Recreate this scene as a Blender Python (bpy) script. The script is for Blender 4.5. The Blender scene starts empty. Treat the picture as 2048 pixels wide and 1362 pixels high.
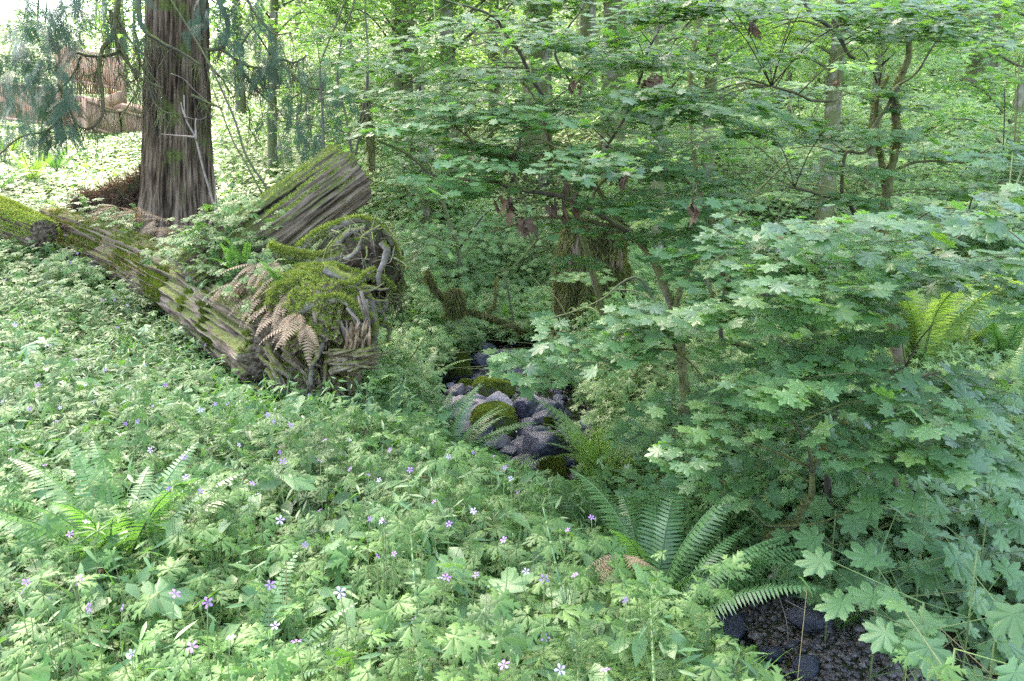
import bpy, math, random
import numpy as np
from math import radians, sin, cos, pi
from mathutils import Vector, Matrix

# ------------------------------------------------------------------ camera, world, sun, exposure
SC = bpy.context.scene
COL = SC.collection
EYE = np.array([0.0, 0.0, 1.6]); PITCH = radians(11.0); FOC = 1593.0
cd = bpy.data.cameras.new('camera'); cam = bpy.data.objects.new('camera', cd); COL.objects.link(cam)
cam.location = EYE; cam.rotation_euler = (pi / 2 - PITCH, 0, 0)
cd.sensor_width = 36.0; cd.lens = 28.0; cd.clip_start = 0.05; cd.clip_end = 600
SC.camera = cam
SUN_EL = 54.0
SUN_V = np.array([-0.40, 0.56]); SUN_V /= np.linalg.norm(SUN_V)       # horizontal direction towards the sun
SUN_AZ = math.atan2(SUN_V[0], SUN_V[1])                                # clockwise from +Y
w = bpy.data.worlds.new('World'); SC.world = w; w.use_nodes = True
nt = w.node_tree; nt.nodes.clear()
sky = nt.nodes.new('ShaderNodeTexSky'); sky.sky_type = 'NISHITA'; sky.sun_disc = False
sky.sun_elevation = radians(SUN_EL); sky.sun_rotation = SUN_AZ; sky.dust_density = 2.0
bg = nt.nodes.new('ShaderNodeBackground'); bg.inputs[1].default_value = 0.15
wo = nt.nodes.new('ShaderNodeOutputWorld')
nt.links.new(sky.outputs[0], bg.inputs[0]); nt.links.new(bg.outputs[0], wo.inputs[0])
sl = bpy.data.lights.new('sun', 'SUN'); sl.energy = 0.9; sl.angle = radians(10.0); sl.color = (1.0, 0.95, 0.86)
so = bpy.data.objects.new('sun', sl); COL.objects.link(so)
sd = Vector((SUN_V[0] * cos(radians(SUN_EL)), SUN_V[1] * cos(radians(SUN_EL)), sin(radians(SUN_EL))))
so.rotation_euler = sd.to_track_quat('Z', 'Y').to_euler(); so.location = (0, 0, 40)
SC.view_settings.view_transform = 'Standard'; SC.view_settings.look = 'None'
SC.view_settings.gamma = 1.0; SC.view_settings.exposure = 3.52
SC.view_settings.use_white_balance = True; SC.view_settings.white_balance_temperature = 7400; SC.view_settings.white_balance_tint = 14
SC.cycles.max_bounces = 7; SC.cycles.diffuse_bounces = 3; SC.cycles.glossy_bounces = 2
SC.cycles.transmission_bounces = 5; SC.cycles.transparent_max_bounces = 4
SC.cycles.use_denoising = False
SC.cycles.sample_clamp_indirect = 6.0
SC.render.film_transparent = False

def keep_open(px, py, d):
    """bare spots of the place: the rocky creek reach and the near gravel bar"""
    a = (px > 885) & (px < 1150) & (py > 742) & (py < 890 + np.clip(px - 960, 0, 200) * .42)
    g = (py > 1185) & (px > 1400 + np.clip(py - 1225, 0, 200) * 1.05) & (px < 1690 + np.clip(py - 1200, 0, 200) * 1.05)
    return a | g
rng = np.random.default_rng(7)
random.seed(7)

# ------------------------------------------------------------------ numeric helpers
def P(px, py, d):
    """the point of the place seen at photo pixel (px, py), d metres ahead"""
    x = (px - 1024) / FOC; u = (681 - py) / FOC
    v = np.array([x, cos(PITCH) + sin(PITCH) * u, -sin(PITCH) + cos(PITCH) * u])
    return EYE + v * (d / v[1])
def PP(pts, d0, d1=None):
    n = len(pts); d1 = d0 if d1 is None else d1
    return [P(p[0], p[1], (p[2] if len(p) > 2 else d0 + (d1 - d0) * i / max(1, n - 1))) for i, p in enumerate(pts)]
def to_px(p):
    q = p - EYE
    f = q[..., 1] * cos(PITCH) - q[..., 2] * sin(PITCH); u = q[..., 1] * sin(PITCH) + q[..., 2] * cos(PITCH)
    f = np.where(f > 1e-3, f, 1e-3)
    return 1024 + q[..., 0] / f * FOC, 681 - u / f * FOC

def _h(i, j, k, s):
    n = (i * 374761393 + j * 668265263 + k * 2147483647 + s * 1274126177) & 0xffffffff
    n = ((n ^ (n >> 13)) * 1274126177) & 0xffffffff
    return ((n ^ (n >> 16)) & 0xffff) / 65535.0
def noise(p, seed=0):
    p = np.asarray(p, float); f = np.floor(p).astype(np.int64); t = p - f; t = t * t * (3 - 2 * t)
    r = 0
    for a in (0, 1):
        for b in (0, 1):
            for c in (0, 1):
                wgt = (t[..., 0] if a else 1 - t[..., 0]) * (t[..., 1] if b else 1 - t[..., 1]) * (t[..., 2] if c else 1 - t[..., 2])
                r = r + wgt * _h(f[..., 0] + a, f[..., 1] + b, f[..., 2] + c, seed)
    return r * 2 - 1
def fbm(p, o=3, seed=0):
    p = np.asarray(p, float); r = 0; a = 1.0; s = 0
    for i in range(o):
        r = r + a * noise(p * (2 ** i) + 13.7 * i, seed + i); s += a; a *= .5
    return r / s
def ss(a, b, x):
    t = np.clip((x - a) / (b - a), 0, 1); return t * t * (3 - 2 * t)

def cat(parts):
    V = []; T = []; o = 0
    for v, t in parts:
        if len(v) == 0: continue
        V.append(v); T.append(np.asarray(t) + o); o += len(v)
    if not V: return np.zeros((0, 3)), np.zeros((0, 3), int)
    return np.concatenate(V), np.concatenate(T)
def scatter(tpl, M, pos):
    tv, tt = tpl; n = len(pos)
    V = np.einsum('nij,vj->nvi', M, tv) + pos[:, None, :]
    T = tt[None] + (np.arange(n) * len(tv))[:, None, None]
    return V.reshape(-1, 3), T.reshape(-1, 3)
def frames(nrm, head, size):
    """leaf frames: local z -> nrm, local y -> heading projected, columns scaled by size"""
    nrm = nrm / np.linalg.norm(nrm, axis=1, keepdims=True)
    y = head - nrm * np.sum(head * nrm, 1, keepdims=True); y /= np.linalg.norm(y, axis=1, keepdims=True) + 1e-9
    x = np.cross(y, nrm)
    return np.stack([x, y, nrm], 2) * np.asarray(size).reshape(-1, 1, 1)
def rnd_dir(n, tilt):
    """unit normals tilted up to about tilt radians off vertical"""
    t = np.abs(rng.normal(0, tilt, n)); a = rng.uniform(0, 2 * pi, n)
    return np.stack([np.sin(t) * np.cos(a), np.sin(t) * np.sin(a), np.cos(t)], 1)
def rnd_head(n):
    a = rng.uniform(0, 2 * pi, n); return np.stack([np.cos(a), np.sin(a), np.zeros(n)], 1)

def smooth_path(pts, k=5):
    P0 = np.array(pts, float)
    if len(P0) < 3: return np.array([P0[0] + (P0[-1] - P0[0]) * t for t in np.linspace(0, 1, k + 1)])
    Q = np.vstack([2 * P0[0] - P0[1], P0, 2 * P0[-1] - P0[-2]]); out = []
    for i in range(1, len(Q) - 2):
        for j in range(k):
            t = j / k; a, b, c, d = Q[i - 1], Q[i], Q[i + 1], Q[i + 2]
            out.append(.5 * ((2 * b) + (-a + c) * t + (2 * a - 5 * b + 4 * c - d) * t * t + (-a + 3 * b - 3 * c + d) * t ** 3))
    out.append(P0[-1]); return np.array(out)
def tube(path, r0, r1=None, sides=6, wob=0.0, seed=0, cap=True, rad=None):
    C = np.asarray(path, float); n = len(C)
    r1 = r0 if r1 is None else r1
    R = np.linspace(r0, r1, n) if rad is None else np.asarray(rad, float)
    T = np.gradient(C, axis=0); T /= np.linalg.norm(T, axis=1, keepdims=True) + 1e-9
    up = np.array([0, 0, 1.0]) if abs(T[0][2]) < .9 else np.array([1.0, 0, 0])
    N = np.zeros_like(C); v = np.cross(T[0], up); v /= np.linalg.norm(v); N[0] = v
    for i in range(1, n):
        v = N[i - 1] - T[i] * np.dot(N[i - 1], T[i]); N[i] = v / (np.linalg.norm(v) + 1e-9)
    B = np.cross(T, N); a = np.arange(sides) * 2 * pi / sides
    D = N[:, None] * np.cos(a)[None, :, None] + B[:, None] * np.sin(a)[None, :, None]
    rr = R[:, None] * np.ones(sides)[None]
    if wob:
        s = 1.0 / max(R.mean(), 1e-4) * .8
        rr = rr * (1 + wob * fbm((C[:, None] + D * R[:, None, None]) * s, 3, seed))
    V = (C[:, None] + D * rr[..., None]).reshape(-1, 3)
    i = np.arange(n - 1)[:, None] * sides; j = np.arange(sides)[None]; j2 = (j + 1) % sides
    a_, b_, c_, d_ = i + j, i + j2, i + sides + j2, i + sides + j
    F = np.concatenate([np.stack([a_, b_, c_], -1).reshape(-1, 3), np.stack([a_, c_, d_], -1).reshape(-1, 3)])
    if cap:
        m = len(V); V = np.vstack([V, C[0], C[-1]]); jj = np.arange(sides); k2 = (jj + 1) % sides; o = (n - 1) * sides
        F = np.concatenate([F, np.stack([np.full(sides, m), k2, jj], 1), np.stack([np.full(sides, m + 1), o + jj, o + k2], 1)])
    return V, F
def box(c, s, rz=0.0, rx=0.0):
    v = np.array([[x, y, z] for x in (-.5, .5) for y in (-.5, .5) for z in (-.5, .5)]) * s
    if rx: v = v @ np.array([[1, 0, 0], [0, cos(rx), sin(rx)], [0, -sin(rx), cos(rx)]])
    v = v @ np.array([[cos(rz), sin(rz), 0], [-sin(rz), cos(rz), 0], [0, 0, 1]]) + np.asarray(c)
    q = [(0, 1, 3, 2), (4, 6, 7, 5), (0, 4, 5, 1), (2, 3, 7, 6), (0, 2, 6, 4), (1, 5, 7, 3)]
    return v, np.array([t for a, b, c_, d in q for t in ((a, b, c_), (a, c_, d))])
def beam(a, b, wd, hg):
    """a squared bar from a to b"""
    a = np.array(a, float); b = np.array(b, float); t = b - a; L = np.linalg.norm(t); t /= L
    s = np.cross(t, [0, 0, 1.0]); s = s / np.linalg.norm(s) if np.linalg.norm(s) > .05 else np.array([1.0, 0, 0]); u = np.cross(s, t)
    v, f = box((0, 0, 0), (1, 1, 1)); return (a + b) / 2 + v[:, :1] * t * L + v[:, 1:2] * s * wd + v[:, 2:] * u * hg, f

def mesh(name, VT, mat, smooth=False):
    V, T = VT; me = bpy.data.meshes.new(name)
    V = np.ascontiguousarray(V, dtype=np.float32); T = np.ascontiguousarray(T, dtype=np.int32)
    me.vertices.add(len(V)); me.vertices.foreach_set('co', V.ravel())
    me.loops.add(T.size); me.loops.foreach_set('vertex_index', T.ravel())
    me.polygons.add(len(T)); me.polygons.foreach_set('loop_start', np.arange(0, T.size, 3, dtype=np.int32))
    me.polygons.foreach_set('loop_total', np.full(len(T), 3, dtype=np.int32))
    me.update(calc_edges=True)
    if smooth: me.polygons.foreach_set('use_smooth', np.ones(len(T), dtype=bool))
    if mat: me.materials.append(mat)
    return me
def obj(name, VT, mat, parent=None, smooth=False):
    me = VT if isinstance(VT, bpy.types.Mesh) else mesh(name, VT, mat, smooth)
    o = bpy.data.objects.new(name, me); COL.objects.link(o)
    if parent is not None: o.parent = parent
    return o
def grain(o, g):
    at = o.data.attributes.new('grain', 'FLOAT_VECTOR', 'POINT'); at.data.foreach_set('vector', np.ascontiguousarray(g, dtype=np.float32).ravel()); return o
def tag(o, label=None, cat_=None, group=None, kind=None):
    if label: o['label'] = label
    if cat_: o['category'] = cat_
    if group: o['group'] = group
    if kind: o['kind'] = kind
    return o
def thing(name, label, cat_, loc=(0, 0, 0), rz=0.0, group=None, scale=1.0):
    o = bpy.data.objects.new(name, None); COL.objects.link(o); o.location = loc; o.rotation_euler = (0, 0, rz)
    o.scale = (scale,) * 3 if np.isscalar(scale) else scale; o.empty_display_size = .1
    return tag(o, label, cat_, group)
def local(VT, loc):
    return VT[0] - np.asarray(loc, float), VT[1]
def dup(root, loc, rz=0.0, scale=1.0, label=None, group=None):
    r = root.copy(); COL.objects.link(r); r.location = loc; r.rotation_euler = (0, 0, rz)
    r.scale = (scale,) * 3 if np.isscalar(scale) else scale
    if label: r['label'] = label
    if group: r['group'] = group
    for ch in list(root.children):
        c = ch.copy(); COL.objects.link(c); c.parent = r
        for g in ch.children:
            d = g.copy(); COL.objects.link(d); d.parent = c
    return r

# ------------------------------------------------------------------ materials
def new_mat(name):
    m = bpy.data.materials.new(name); m.use_nodes = True; n = m.node_tree; n.nodes.clear()
    return m, n, n.nodes.new('ShaderNodeOutputMaterial')
def N_(n, t, **kw):
    x = n.nodes.new(t)
    for k, v in kw.items(): setattr(x, k, v)
    return x
def ramp(n, stops, src=None, interp='LINEAR'):
    r = n.nodes.new('ShaderNodeValToRGB'); e = r.color_ramp; e.interpolation = interp
    while len(e.elements) < len(stops): e.elements.new(.5)
    for q, (p, c) in zip(e.elements, stops): q.position = p; q.color = (*c, 1)
    if src is not None: n.links.new(src, r.inputs[0])
    return r
def leaf_mat(name, cols, trans, tr=.42, rough=.5, spec=.35, objvar=False):
    m, n, out = new_mat(name); L = n.links.new
    geo = N_(n, 'ShaderNodeNewGeometry')
    fac = geo.outputs['Random Per Island']
    cols = [(c[0] * .64, c[1] * .80, c[2] * .58) if c[1] > c[0] and c[1] > c[2] else c for c in cols]
    k = len(cols); rp = ramp(n, [(i / max(1, k - 1), c) for i, c in enumerate(cols)], fac)
    tc = N_(n, 'ShaderNodeTexCoord'); nz = N_(n, 'ShaderNodeTexNoise'); nz.inputs['Scale'].default_value = 1.3; nz.inputs['Detail'].default_value = 3
    L(tc.outputs['Object'], nz.inputs['Vector'])
    hs = N_(n, 'ShaderNodeHueSaturation'); mr = N_(n, 'ShaderNodeMapRange')
    mr.inputs[1].default_value = .3; mr.inputs[2].default_value = .7; mr.inputs[3].default_value = .75; mr.inputs[4].default_value = 1.3
    L(nz.outputs[0], mr.inputs[0]); L(mr.outputs[0], hs.inputs['Value']); L(rp.outputs[0], hs.inputs['Color'])
    b = N_(n, 'ShaderNodeBsdfPrincipled'); b.inputs['Roughness'].default_value = rough
    b.inputs['Specular IOR Level'].default_value = spec
    L(hs.outputs[0], b.inputs['Base Color'])
    t = N_(n, 'ShaderNodeBsdfTranslucent'); mx = N_(n, 'ShaderNodeMix', data_type='RGBA', blend_type='MULTIPLY')
    mx.inputs[0].default_value = 1.0
    mx.inputs[7].default_value = (*trans, 1); L(hs.outputs[0], mx.inputs[6]); L(mx.outputs[2], t.inputs[0])
    ms = N_(n, 'ShaderNodeMixShader'); ms.inputs[0].default_value = tr
    L(b.outputs[0], ms.inputs[1]); L(t.outputs[0], ms.inputs[2]); L(ms.outputs[0], out.inputs[0])
    return m
def solid_mat(name, stops, scale=(1, 1, 1), nscale=6.0, rough=.85, spec=.3, bump=.3, bscale=30.0, detail=6, dist=.02,
              moss=None, moss_amt=.5, moss_dir=True, patches=None, grain=False):
    """noise-coloured solid with optional moss on up-facing sides and lichen patches"""
    m, n, out = new_mat(name); L = n.links.new
    tc = N_(n, 'ShaderNodeTexCoord'); mp = N_(n, 'ShaderNodeMapping'); mp.inputs['Scale'].default_value = scale
    if grain:
        at = N_(n, 'ShaderNodeAttribute'); at.attribute_name = 'grain'; L(at.outputs['Vector'], mp.inputs[0])
    else: L(tc.outputs['Object'], mp.inputs[0])
    nz = N_(n, 'ShaderNodeTexNoise'); nz.inputs['Scale'].default_value = nscale; nz.inputs['Detail'].default_value = detail; nz.inputs['Roughness'].default_value = .65
    L(mp.outputs[0], nz.inputs['Vector']); rp = ramp(n, stops, nz.outputs[0]); col = rp.outputs[0]
    if patches:
        n2 = N_(n, 'ShaderNodeTexNoise'); n2.inputs['Scale'].default_value = patches[1]; n2.inputs['Detail'].default_value = 5
        L(tc.outputs['Object'], n2.inputs['Vector']); r2 = ramp(n, [(patches[2], (0, 0, 0)), (patches[2] + .06, (1, 1, 1))], n2.outputs[0])
        mx = N_(n, 'ShaderNodeMix', data_type='RGBA'); L(r2.outputs[0], mx.inputs[0]); L(col, mx.inputs[6]); mx.inputs[7].default_value = (*patches[0], 1); col = mx.outputs[2]
    b = N_(n, 'ShaderNodeBsdfPrincipled'); b.inputs['Roughness'].default_value = rough; b.inputs['Specular IOR Level'].default_value = spec
    if moss:
        n3 = N_(n, 'ShaderNodeTexNoise'); n3.inputs['Scale'].default_value = 3.5; n3.inputs['Detail'].default_value = 8
        L(tc.outputs['Object'], n3.inputs['Vector'])
        g = N_(n, 'ShaderNodeNewGeometry'); sx = N_(n, 'ShaderNodeSeparateXYZ'); L(g.outputs['Normal'], sx.inputs[0])
        ad = N_(n, 'ShaderNodeMath', operation='MULTIPLY_ADD'); L(sx.outputs[2], ad.inputs[0]); ad.inputs[1].default_value = .45 if moss_dir else 0.0
        L(n3.outputs[0], ad.inputs[2])
        th = 1.0 - moss_amt
        r3 = ramp(n, [(max(0, th - .06), (0, 0, 0)), (min(1, th + .06), (1, 1, 1))], ad.outputs[0])
        n4 = N_(n, 'ShaderNodeTexNoise'); n4.inputs['Scale'].default_value = 40; L(tc.outputs['Object'], n4.inputs['Vector'])
        r4 = ramp(n, [(.3, tuple(c * .45 for c in moss)), (.7, moss)], n4.outputs[0])
        mx = N_(n, 'ShaderNodeMix', data_type='RGBA'); L(r3.outputs[0], mx.inputs[0]); L(col, mx.inputs[6]); L(r4.outputs[0], mx.inputs[7]); col = mx.outputs[2]
    L(col, b.inputs['Base Color'])
    nb = N_(n, 'ShaderNodeTexNoise'); nb.inputs['Scale'].default_value = bscale; nb.inputs['Detail'].default_value = 8
    L(mp.outputs[0], nb.inputs['Vector']); bu = N_(n, 'ShaderNodeBump'); bu.inputs['Strength'].default_value = bump; bu.inputs['Distance'].default_value = dist
    L(nb.outputs[0], bu.inputs['Height']); L(bu.outputs[0], b.inputs['Normal'])
    L(b.outputs[0], out.inputs[0]); return m

GY = (1.35, 1.6, .75)                                   # light through a leaf is yellower
M = {}
M['maple'] = leaf_mat('maple_leaf', [(.10, .175, .105), (.14, .225, .13), (.12, .20, .12), (.18, .27, .14), (.13, .22, .12), (.22, .30, .13)], (1.5, 1.8, .55), .45, .36, .7)
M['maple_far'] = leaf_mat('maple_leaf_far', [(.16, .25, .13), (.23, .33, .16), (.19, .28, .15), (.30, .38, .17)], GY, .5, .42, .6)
M['herb'] = leaf_mat('herb_leaf', [(.065, .125, .045), (.12, .20, .065), (.085, .155, .055), (.18, .265, .10), (.105, .185, .065), (.15, .225, .07)], (1.3, 1.6, .6), .34, .5, .32)
M['herb_stem'] = leaf_mat('herb_stem', [(.16, .22, .09), (.22, .27, .13), (.24, .18, .10)], (1, 1, .6), .15, .6, .2)
M['broad'] = leaf_mat('broad_leaf', [(.13, .22, .12), (.18, .28, .15), (.15, .24, .13), (.19, .28, .13)], (1.4, 1.7, .55), .36, .42, .4)
M['round'] = leaf_mat('round_leaf', [(.10, .17, .09), (.15, .23, .12), (.19, .28, .15)], (1.3, 1.6, .5), .3, .38, .6)
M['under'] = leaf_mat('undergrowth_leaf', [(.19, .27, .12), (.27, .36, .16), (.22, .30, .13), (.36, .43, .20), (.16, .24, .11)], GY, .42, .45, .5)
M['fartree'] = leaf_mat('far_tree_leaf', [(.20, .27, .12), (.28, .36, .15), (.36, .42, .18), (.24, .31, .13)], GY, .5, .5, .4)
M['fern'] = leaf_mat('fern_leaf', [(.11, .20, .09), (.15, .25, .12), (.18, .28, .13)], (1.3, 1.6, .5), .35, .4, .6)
M['fern_lit'] = leaf_mat('fern_leaf_sunlit', [(.24, .30, .13), (.32, .37, .18), (.18, .27, .12)], (1.3, 1.5, .5), .4, .5, .4)  # lit copy of the fern leaf: sunshine put into a paler, yellower colour
M['fern_dead'] = leaf_mat('fern_leaf_tan', [(.27, .19, .12), (.34, .26, .17), (.20, .14, .09), (.26, .25, .14)], (1.1, .9, .6), .3, .7, .2)
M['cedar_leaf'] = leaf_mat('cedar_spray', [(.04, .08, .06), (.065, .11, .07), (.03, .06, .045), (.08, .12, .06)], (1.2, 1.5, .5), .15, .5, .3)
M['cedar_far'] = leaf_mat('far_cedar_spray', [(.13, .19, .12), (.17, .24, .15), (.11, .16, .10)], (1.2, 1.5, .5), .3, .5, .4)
M['grass'] = leaf_mat('grass_blade', [(.14, .28, .07), (.19, .34, .09), (.12, .24, .07)], (1.3, 1.6, .4), .4, .4, .4)
M['petal'] = leaf_mat('violet_petal', [(.34, .16, .50), (.42, .22, .58), (.42, .24, .50)], (1, .9, 1.1), .4, .6, .2)
M['petal_pale'] = leaf_mat('pale_petal', [(.52, .40, .64), (.60, .52, .70)], (1, .9, 1.1), .4, .6, .2)
M['deadleaf'] = leaf_mat('brown_leaf', [(.08, .05, .033), (.13, .085, .055), (.055, .036, .026), (.17, .12, .08)], (1.0, .8, .6), .10, .7, .2)
M['moss'] = leaf_mat('moss_tuft', [(.24, .28, .08), (.36, .38, .11), (.16, .20, .055), (.45, .44, .16)], (1.2, 1.3, .4), .3, .8, .1)
M['moss_branch'] = leaf_mat('branch_moss_tuft', [(.11, .12, .045), (.18, .18, .06), (.08, .09, .035), (.24, .21, .09)], (1.1, 1.2, .5), .2, .8, .1)
M['moss_dark'] = leaf_mat('moss_tuft_dark', [(.07, .10, .02), (.12, .15, .03), (.16, .15, .05)], (1.2, 1.3, .4), .3, .8, .1)
M['moss_hang'] = leaf_mat('hanging_moss', [(.13, .14, .05), (.18, .19, .07), (.20, .16, .09), (.09, .10, .04)], (1.2, 1.2, .5), .3, .9, .1)
M['cedar_bark'] = solid_mat('cedar_bark', [(.36, (.010, .007, .005)), (.45, (.05, .034, .022)), (.56, (.15, .11, .075)), (.66, (.22, .165, .12)), (.78, (.10, .05, .03))],
                            (1, 1, .06), 30, .9, .15, 1.0, 45, 8, .03, moss=(.10, .12, .035), moss_amt=.40, moss_dir=False, grain=True)
M['twig'] = solid_mat('twig_bark', [(.3, (.035, .03, .024)), (.7, (.09, .075, .055))], (1, 1, 1), 20, .7, .3, .4, 60, 4, .005, moss=(.12, .15, .035), moss_amt=.42)
M['branch_moss'] = solid_mat('mossy_branch_bark', [(.3, (.05, .04, .03)), (.7, (.16, .13, .10))], (1, 1, 1), 14, .85, .2, .6, 60, 6, .01, moss=(.12, .13, .05), moss_amt=.60)
M['trunk_far'] = solid_mat('alder_bark', [(.3, (.07, .065, .05)), (.5, (.17, .16, .125)), (.75, (.33, .31, .26))], (1, 1, .5), 9, .85, .2, .5, 30, 6, .02, moss=(.13, .15, .06), moss_amt=.56, moss_dir=False)
M['pale_twig'] = solid_mat('pale_dead_twig', [(.3, (.10, .08, .06)), (.7, (.24, .20, .165))], (1, 1, 1), 14, .8, .2, .4, 60, 4, .004)
M['log'] = solid_mat('weathered_log', [(.34, (.012, .009, .007)), (.44, (.075, .055, .038)), (.56, (.20, .15, .105)), (.68, (.27, .22, .17)), (.8, (.10, .07, .045))],
                     (1, 1, .07), 26, .9, .15, .9, 60, 8, .02, moss=(.13, .15, .04), moss_amt=.28, grain=True)
M['rotten'] = solid_mat('rotten_wood', [(.30, (.03, .022, .016)), (.45, (.12, .09, .06)), (.62, (.26, .21, .155)), (.8, (.36, .33, .28))],
                     (1, 1, 1), 14, .9, .15, .9, 50, 8, .02, moss=(.15, .17, .04), moss_amt=.32)
M['root'] = solid_mat('grey_root', [(.3, (.05, .042, .038)), (.55, (.20, .175, .155)), (.8, (.36, .33, .29))], (1, 1, 1), 11, .85, .2, .7, 50, 7, .012, moss=(.17, .20, .045), moss_amt=.42)
M['cutwood'] = solid_mat('split_wood', [(.3, (.07, .045, .03)), (.5, (.26, .18, .11)), (.75, (.48, .38, .25))], (1, 1, 1), 9, .85, .2, .8, 60, 7, .012)
M['rock'] = solid_mat('creek_rock', [(.25, (.014, .016, .024)), (.5, (.045, .048, .068)), (.78, (.13, .13, .16))], (1, 1, 1), 7, .32, .5, .5, 28, 7, .012)
M['rock_dry_sunlit'] = solid_mat('dry_sunlit_rock', [(.25, (.08, .078, .085)), (.5, (.19, .18, .20)), (.72, (.38, .36, .37))], (1, 1, 1), 8, .8, .3, .5, 30, 7, .012)  # dry stone, with sunlight also put into its paler tones
M['rock_moss'] = solid_mat('mossy_rock', [(.25, (.04, .04, .05)), (.6, (.10, .10, .12)), (.85, (.2, .2, .22))], (1, 1, 1), 7, .6, .4, .5, 28, 7, .012, moss=(.13, .17, .03), moss_amt=.62)
M['gravel'] = leaf_mat('gravel_stone', [(.04, .034, .03), (.085, .07, .06), (.12, .095, .082), (.055, .052, .058), (.19, .165, .15)], (.01, .01, .01), .01, .35, .5)
M['soil'] = solid_mat('forest_soil', [(.3, (.022, .017, .011)), (.5, (.055, .04, .028)), (.7, (.11, .085, .06))], (1, 1, 1), 9, .95, .1, .8, 50, 8, .02, moss=(.055, .07, .03), moss_amt=.38)
M['deckwood'] = solid_mat('deck_wood', [(.3, (.28, .16, .11)), (.55, (.42, .27, .19)), (.8, (.55, .40, .31))], (1, 1, .2), 9, .85, .2, .3, 40, 5, .004)
M['root_litter'] = leaf_mat('dark_litter', [(.06, .045, .03), (.12, .08, .05), (.18, .12, .08)], (1, .8, .6), .15, .8, .1)
def water_mat():
    m, n, out = new_mat('creek_water'); b = N_(n, 'ShaderNodeBsdfPrincipled')
    b.inputs['Base Color'].default_value = (.03, .035, .03, 1); b.inputs['Roughness'].default_value = .06
    b.inputs['Transmission Weight'].default_value = .75; b.inputs['IOR'].default_value = 1.33
    tc = N_(n, 'ShaderNodeTexCoord'); nz = N_(n, 'ShaderNodeTexNoise'); nz.inputs['Scale'].default_value = 9; bu = N_(n, 'ShaderNodeBump')
    bu.inputs['Strength'].default_value = .35; bu.inputs['Distance'].default_value = .02
    n.links.new(tc.outputs['Object'], nz.inputs['Vector']); n.links.new(nz.outputs[0], bu.inputs['Height']); n.links.new(bu.outputs[0], b.inputs['Normal'])
    n.links.new(b.outputs[0], out.inputs[0]); return m
M['water'] = water_mat()

# ------------------------------------------------------------------ terrain
CY = np.array([-6, 0, 1.6, 2.4, 3.2, 4.2, 5.2, 6.2, 7.5, 9, 11, 14, 20, 40, 80.])
CX = np.array([8, 4.2, 2.5, 1.72, 1.30, .92, .34, .0, -.12, .02, .15, .3, .9, 2, 4.])
CW = np.array([.7, .7, .65, .62, .56, .36, .42, .74, .90, .66, .35, .3, .3, .3, .3])
def xc(y): return np.interp(y, CY, CX)
def bed(y): return -.55 + .02 * np.clip(y - 3, 0, 60) + .10 * np.clip(y - 11, 0, 60)
def ground(x, y):
    x = np.asarray(x, float); y = np.asarray(y, float)
    s = xc(y) - x; hw = np.interp(y, CY, CW); b = bed(y)
    near = ss(11, 15, y)
    sl = np.interp(y, [0, 3, 5, 8, 12, 30], [.0, .045, .12, .165, .17, .14])
    bw = np.interp(y, [3, 4.5, 6, 9, 12], [.7, 1.3, 1.9, 1.5, .75])
    L = ss(hw * .85, hw + bw, s) * np.interp(y, [3, 4.5, 7, 9, 12], [.42, .27, .20, .30, .42]) + np.clip(s - hw - .5, 0, 60) * sl
    L = L * (1 - .38 * ss(5, 16, np.abs(x)) * ss(11, 18, y))
    R = ss(hw * .85, hw + .45, -s) * .48 + np.clip(-s - hw - .4, 0, 60) * .035
    h = b + np.where(s > 0, L, R)
    h = h + .10 * ss(-.15, .25, -s) * (1 - ss(4.2, 5, y)) * (1 - ss(0, .3, np.abs(s) - hw)) - .03 * ss(.1, .3, s) * (1 - ss(4.2, 5, y)) * (s < hw * .7)
    back = np.clip(y - 13, 0, 90) * (.04 + .13 * ss(-.40, -.24, x / np.maximum(y, 1)))
    h = h + back * np.maximum(ss(0, 3, np.abs(s)), ss(14, 21, y))
    return h + .05 * fbm(np.stack([x * .9, y * .9, 0 * x], -1), 3, 3) * ss(hw * .6, hw + .6, np.abs(s)) + .012 * noise(np.stack([x * 6, y * 6, 0 * x], -1), 5)
def gz(x, y): return float(ground(np.array([x]), np.array([y]))[0])

gx = np.concatenate([-np.geomspace(90, 6, 40), np.arange(-5.9, 6, .08), np.geomspace(6, 90, 40)])
gy = np.concatenate([-np.geomspace(60, 1, 20), np.arange(-.9, 16, .09), np.geomspace(16, 140, 90)])
X, Y = np.meshgrid(gx, gy); Z = ground(X, Y)
nx, ny = len(gx), len(gy); i = (np.arange(ny - 1)[:, None] * nx + np.arange(nx - 1)[None]).ravel()
gT = np.concatenate([np.stack([i, i + 1, i + nx + 1], 1), np.stack([i, i + nx + 1, i + nx], 1)])
tag(obj('ground', (np.stack([X, Y, Z], -1).reshape(-1, 3), gT), M['soil'], smooth=True), 'dark forest soil under the plants', kind='structure')
# water: a thin sheet just over the creek bed
ys = np.arange(-2, 18, .15); wl = np.array([-1, -.5, 0, .5, 1])
WV = np.array([[xc(y) + a * (np.interp(y, CY, CW) * .98), y, bed(y) + .02] for y in ys for a in wl]); k = 5
i = (np.arange(len(ys) - 1)[:, None] * k + np.arange(k - 1)[None]).ravel()
tag(obj('water', (WV, np.concatenate([np.stack([i, i + 1, i + k + 1], 1), np.stack([i, i + k + 1, i + k], 1)])), M['water'], smooth=True), 'shallow creek water between the rocks', kind='structure')

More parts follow.
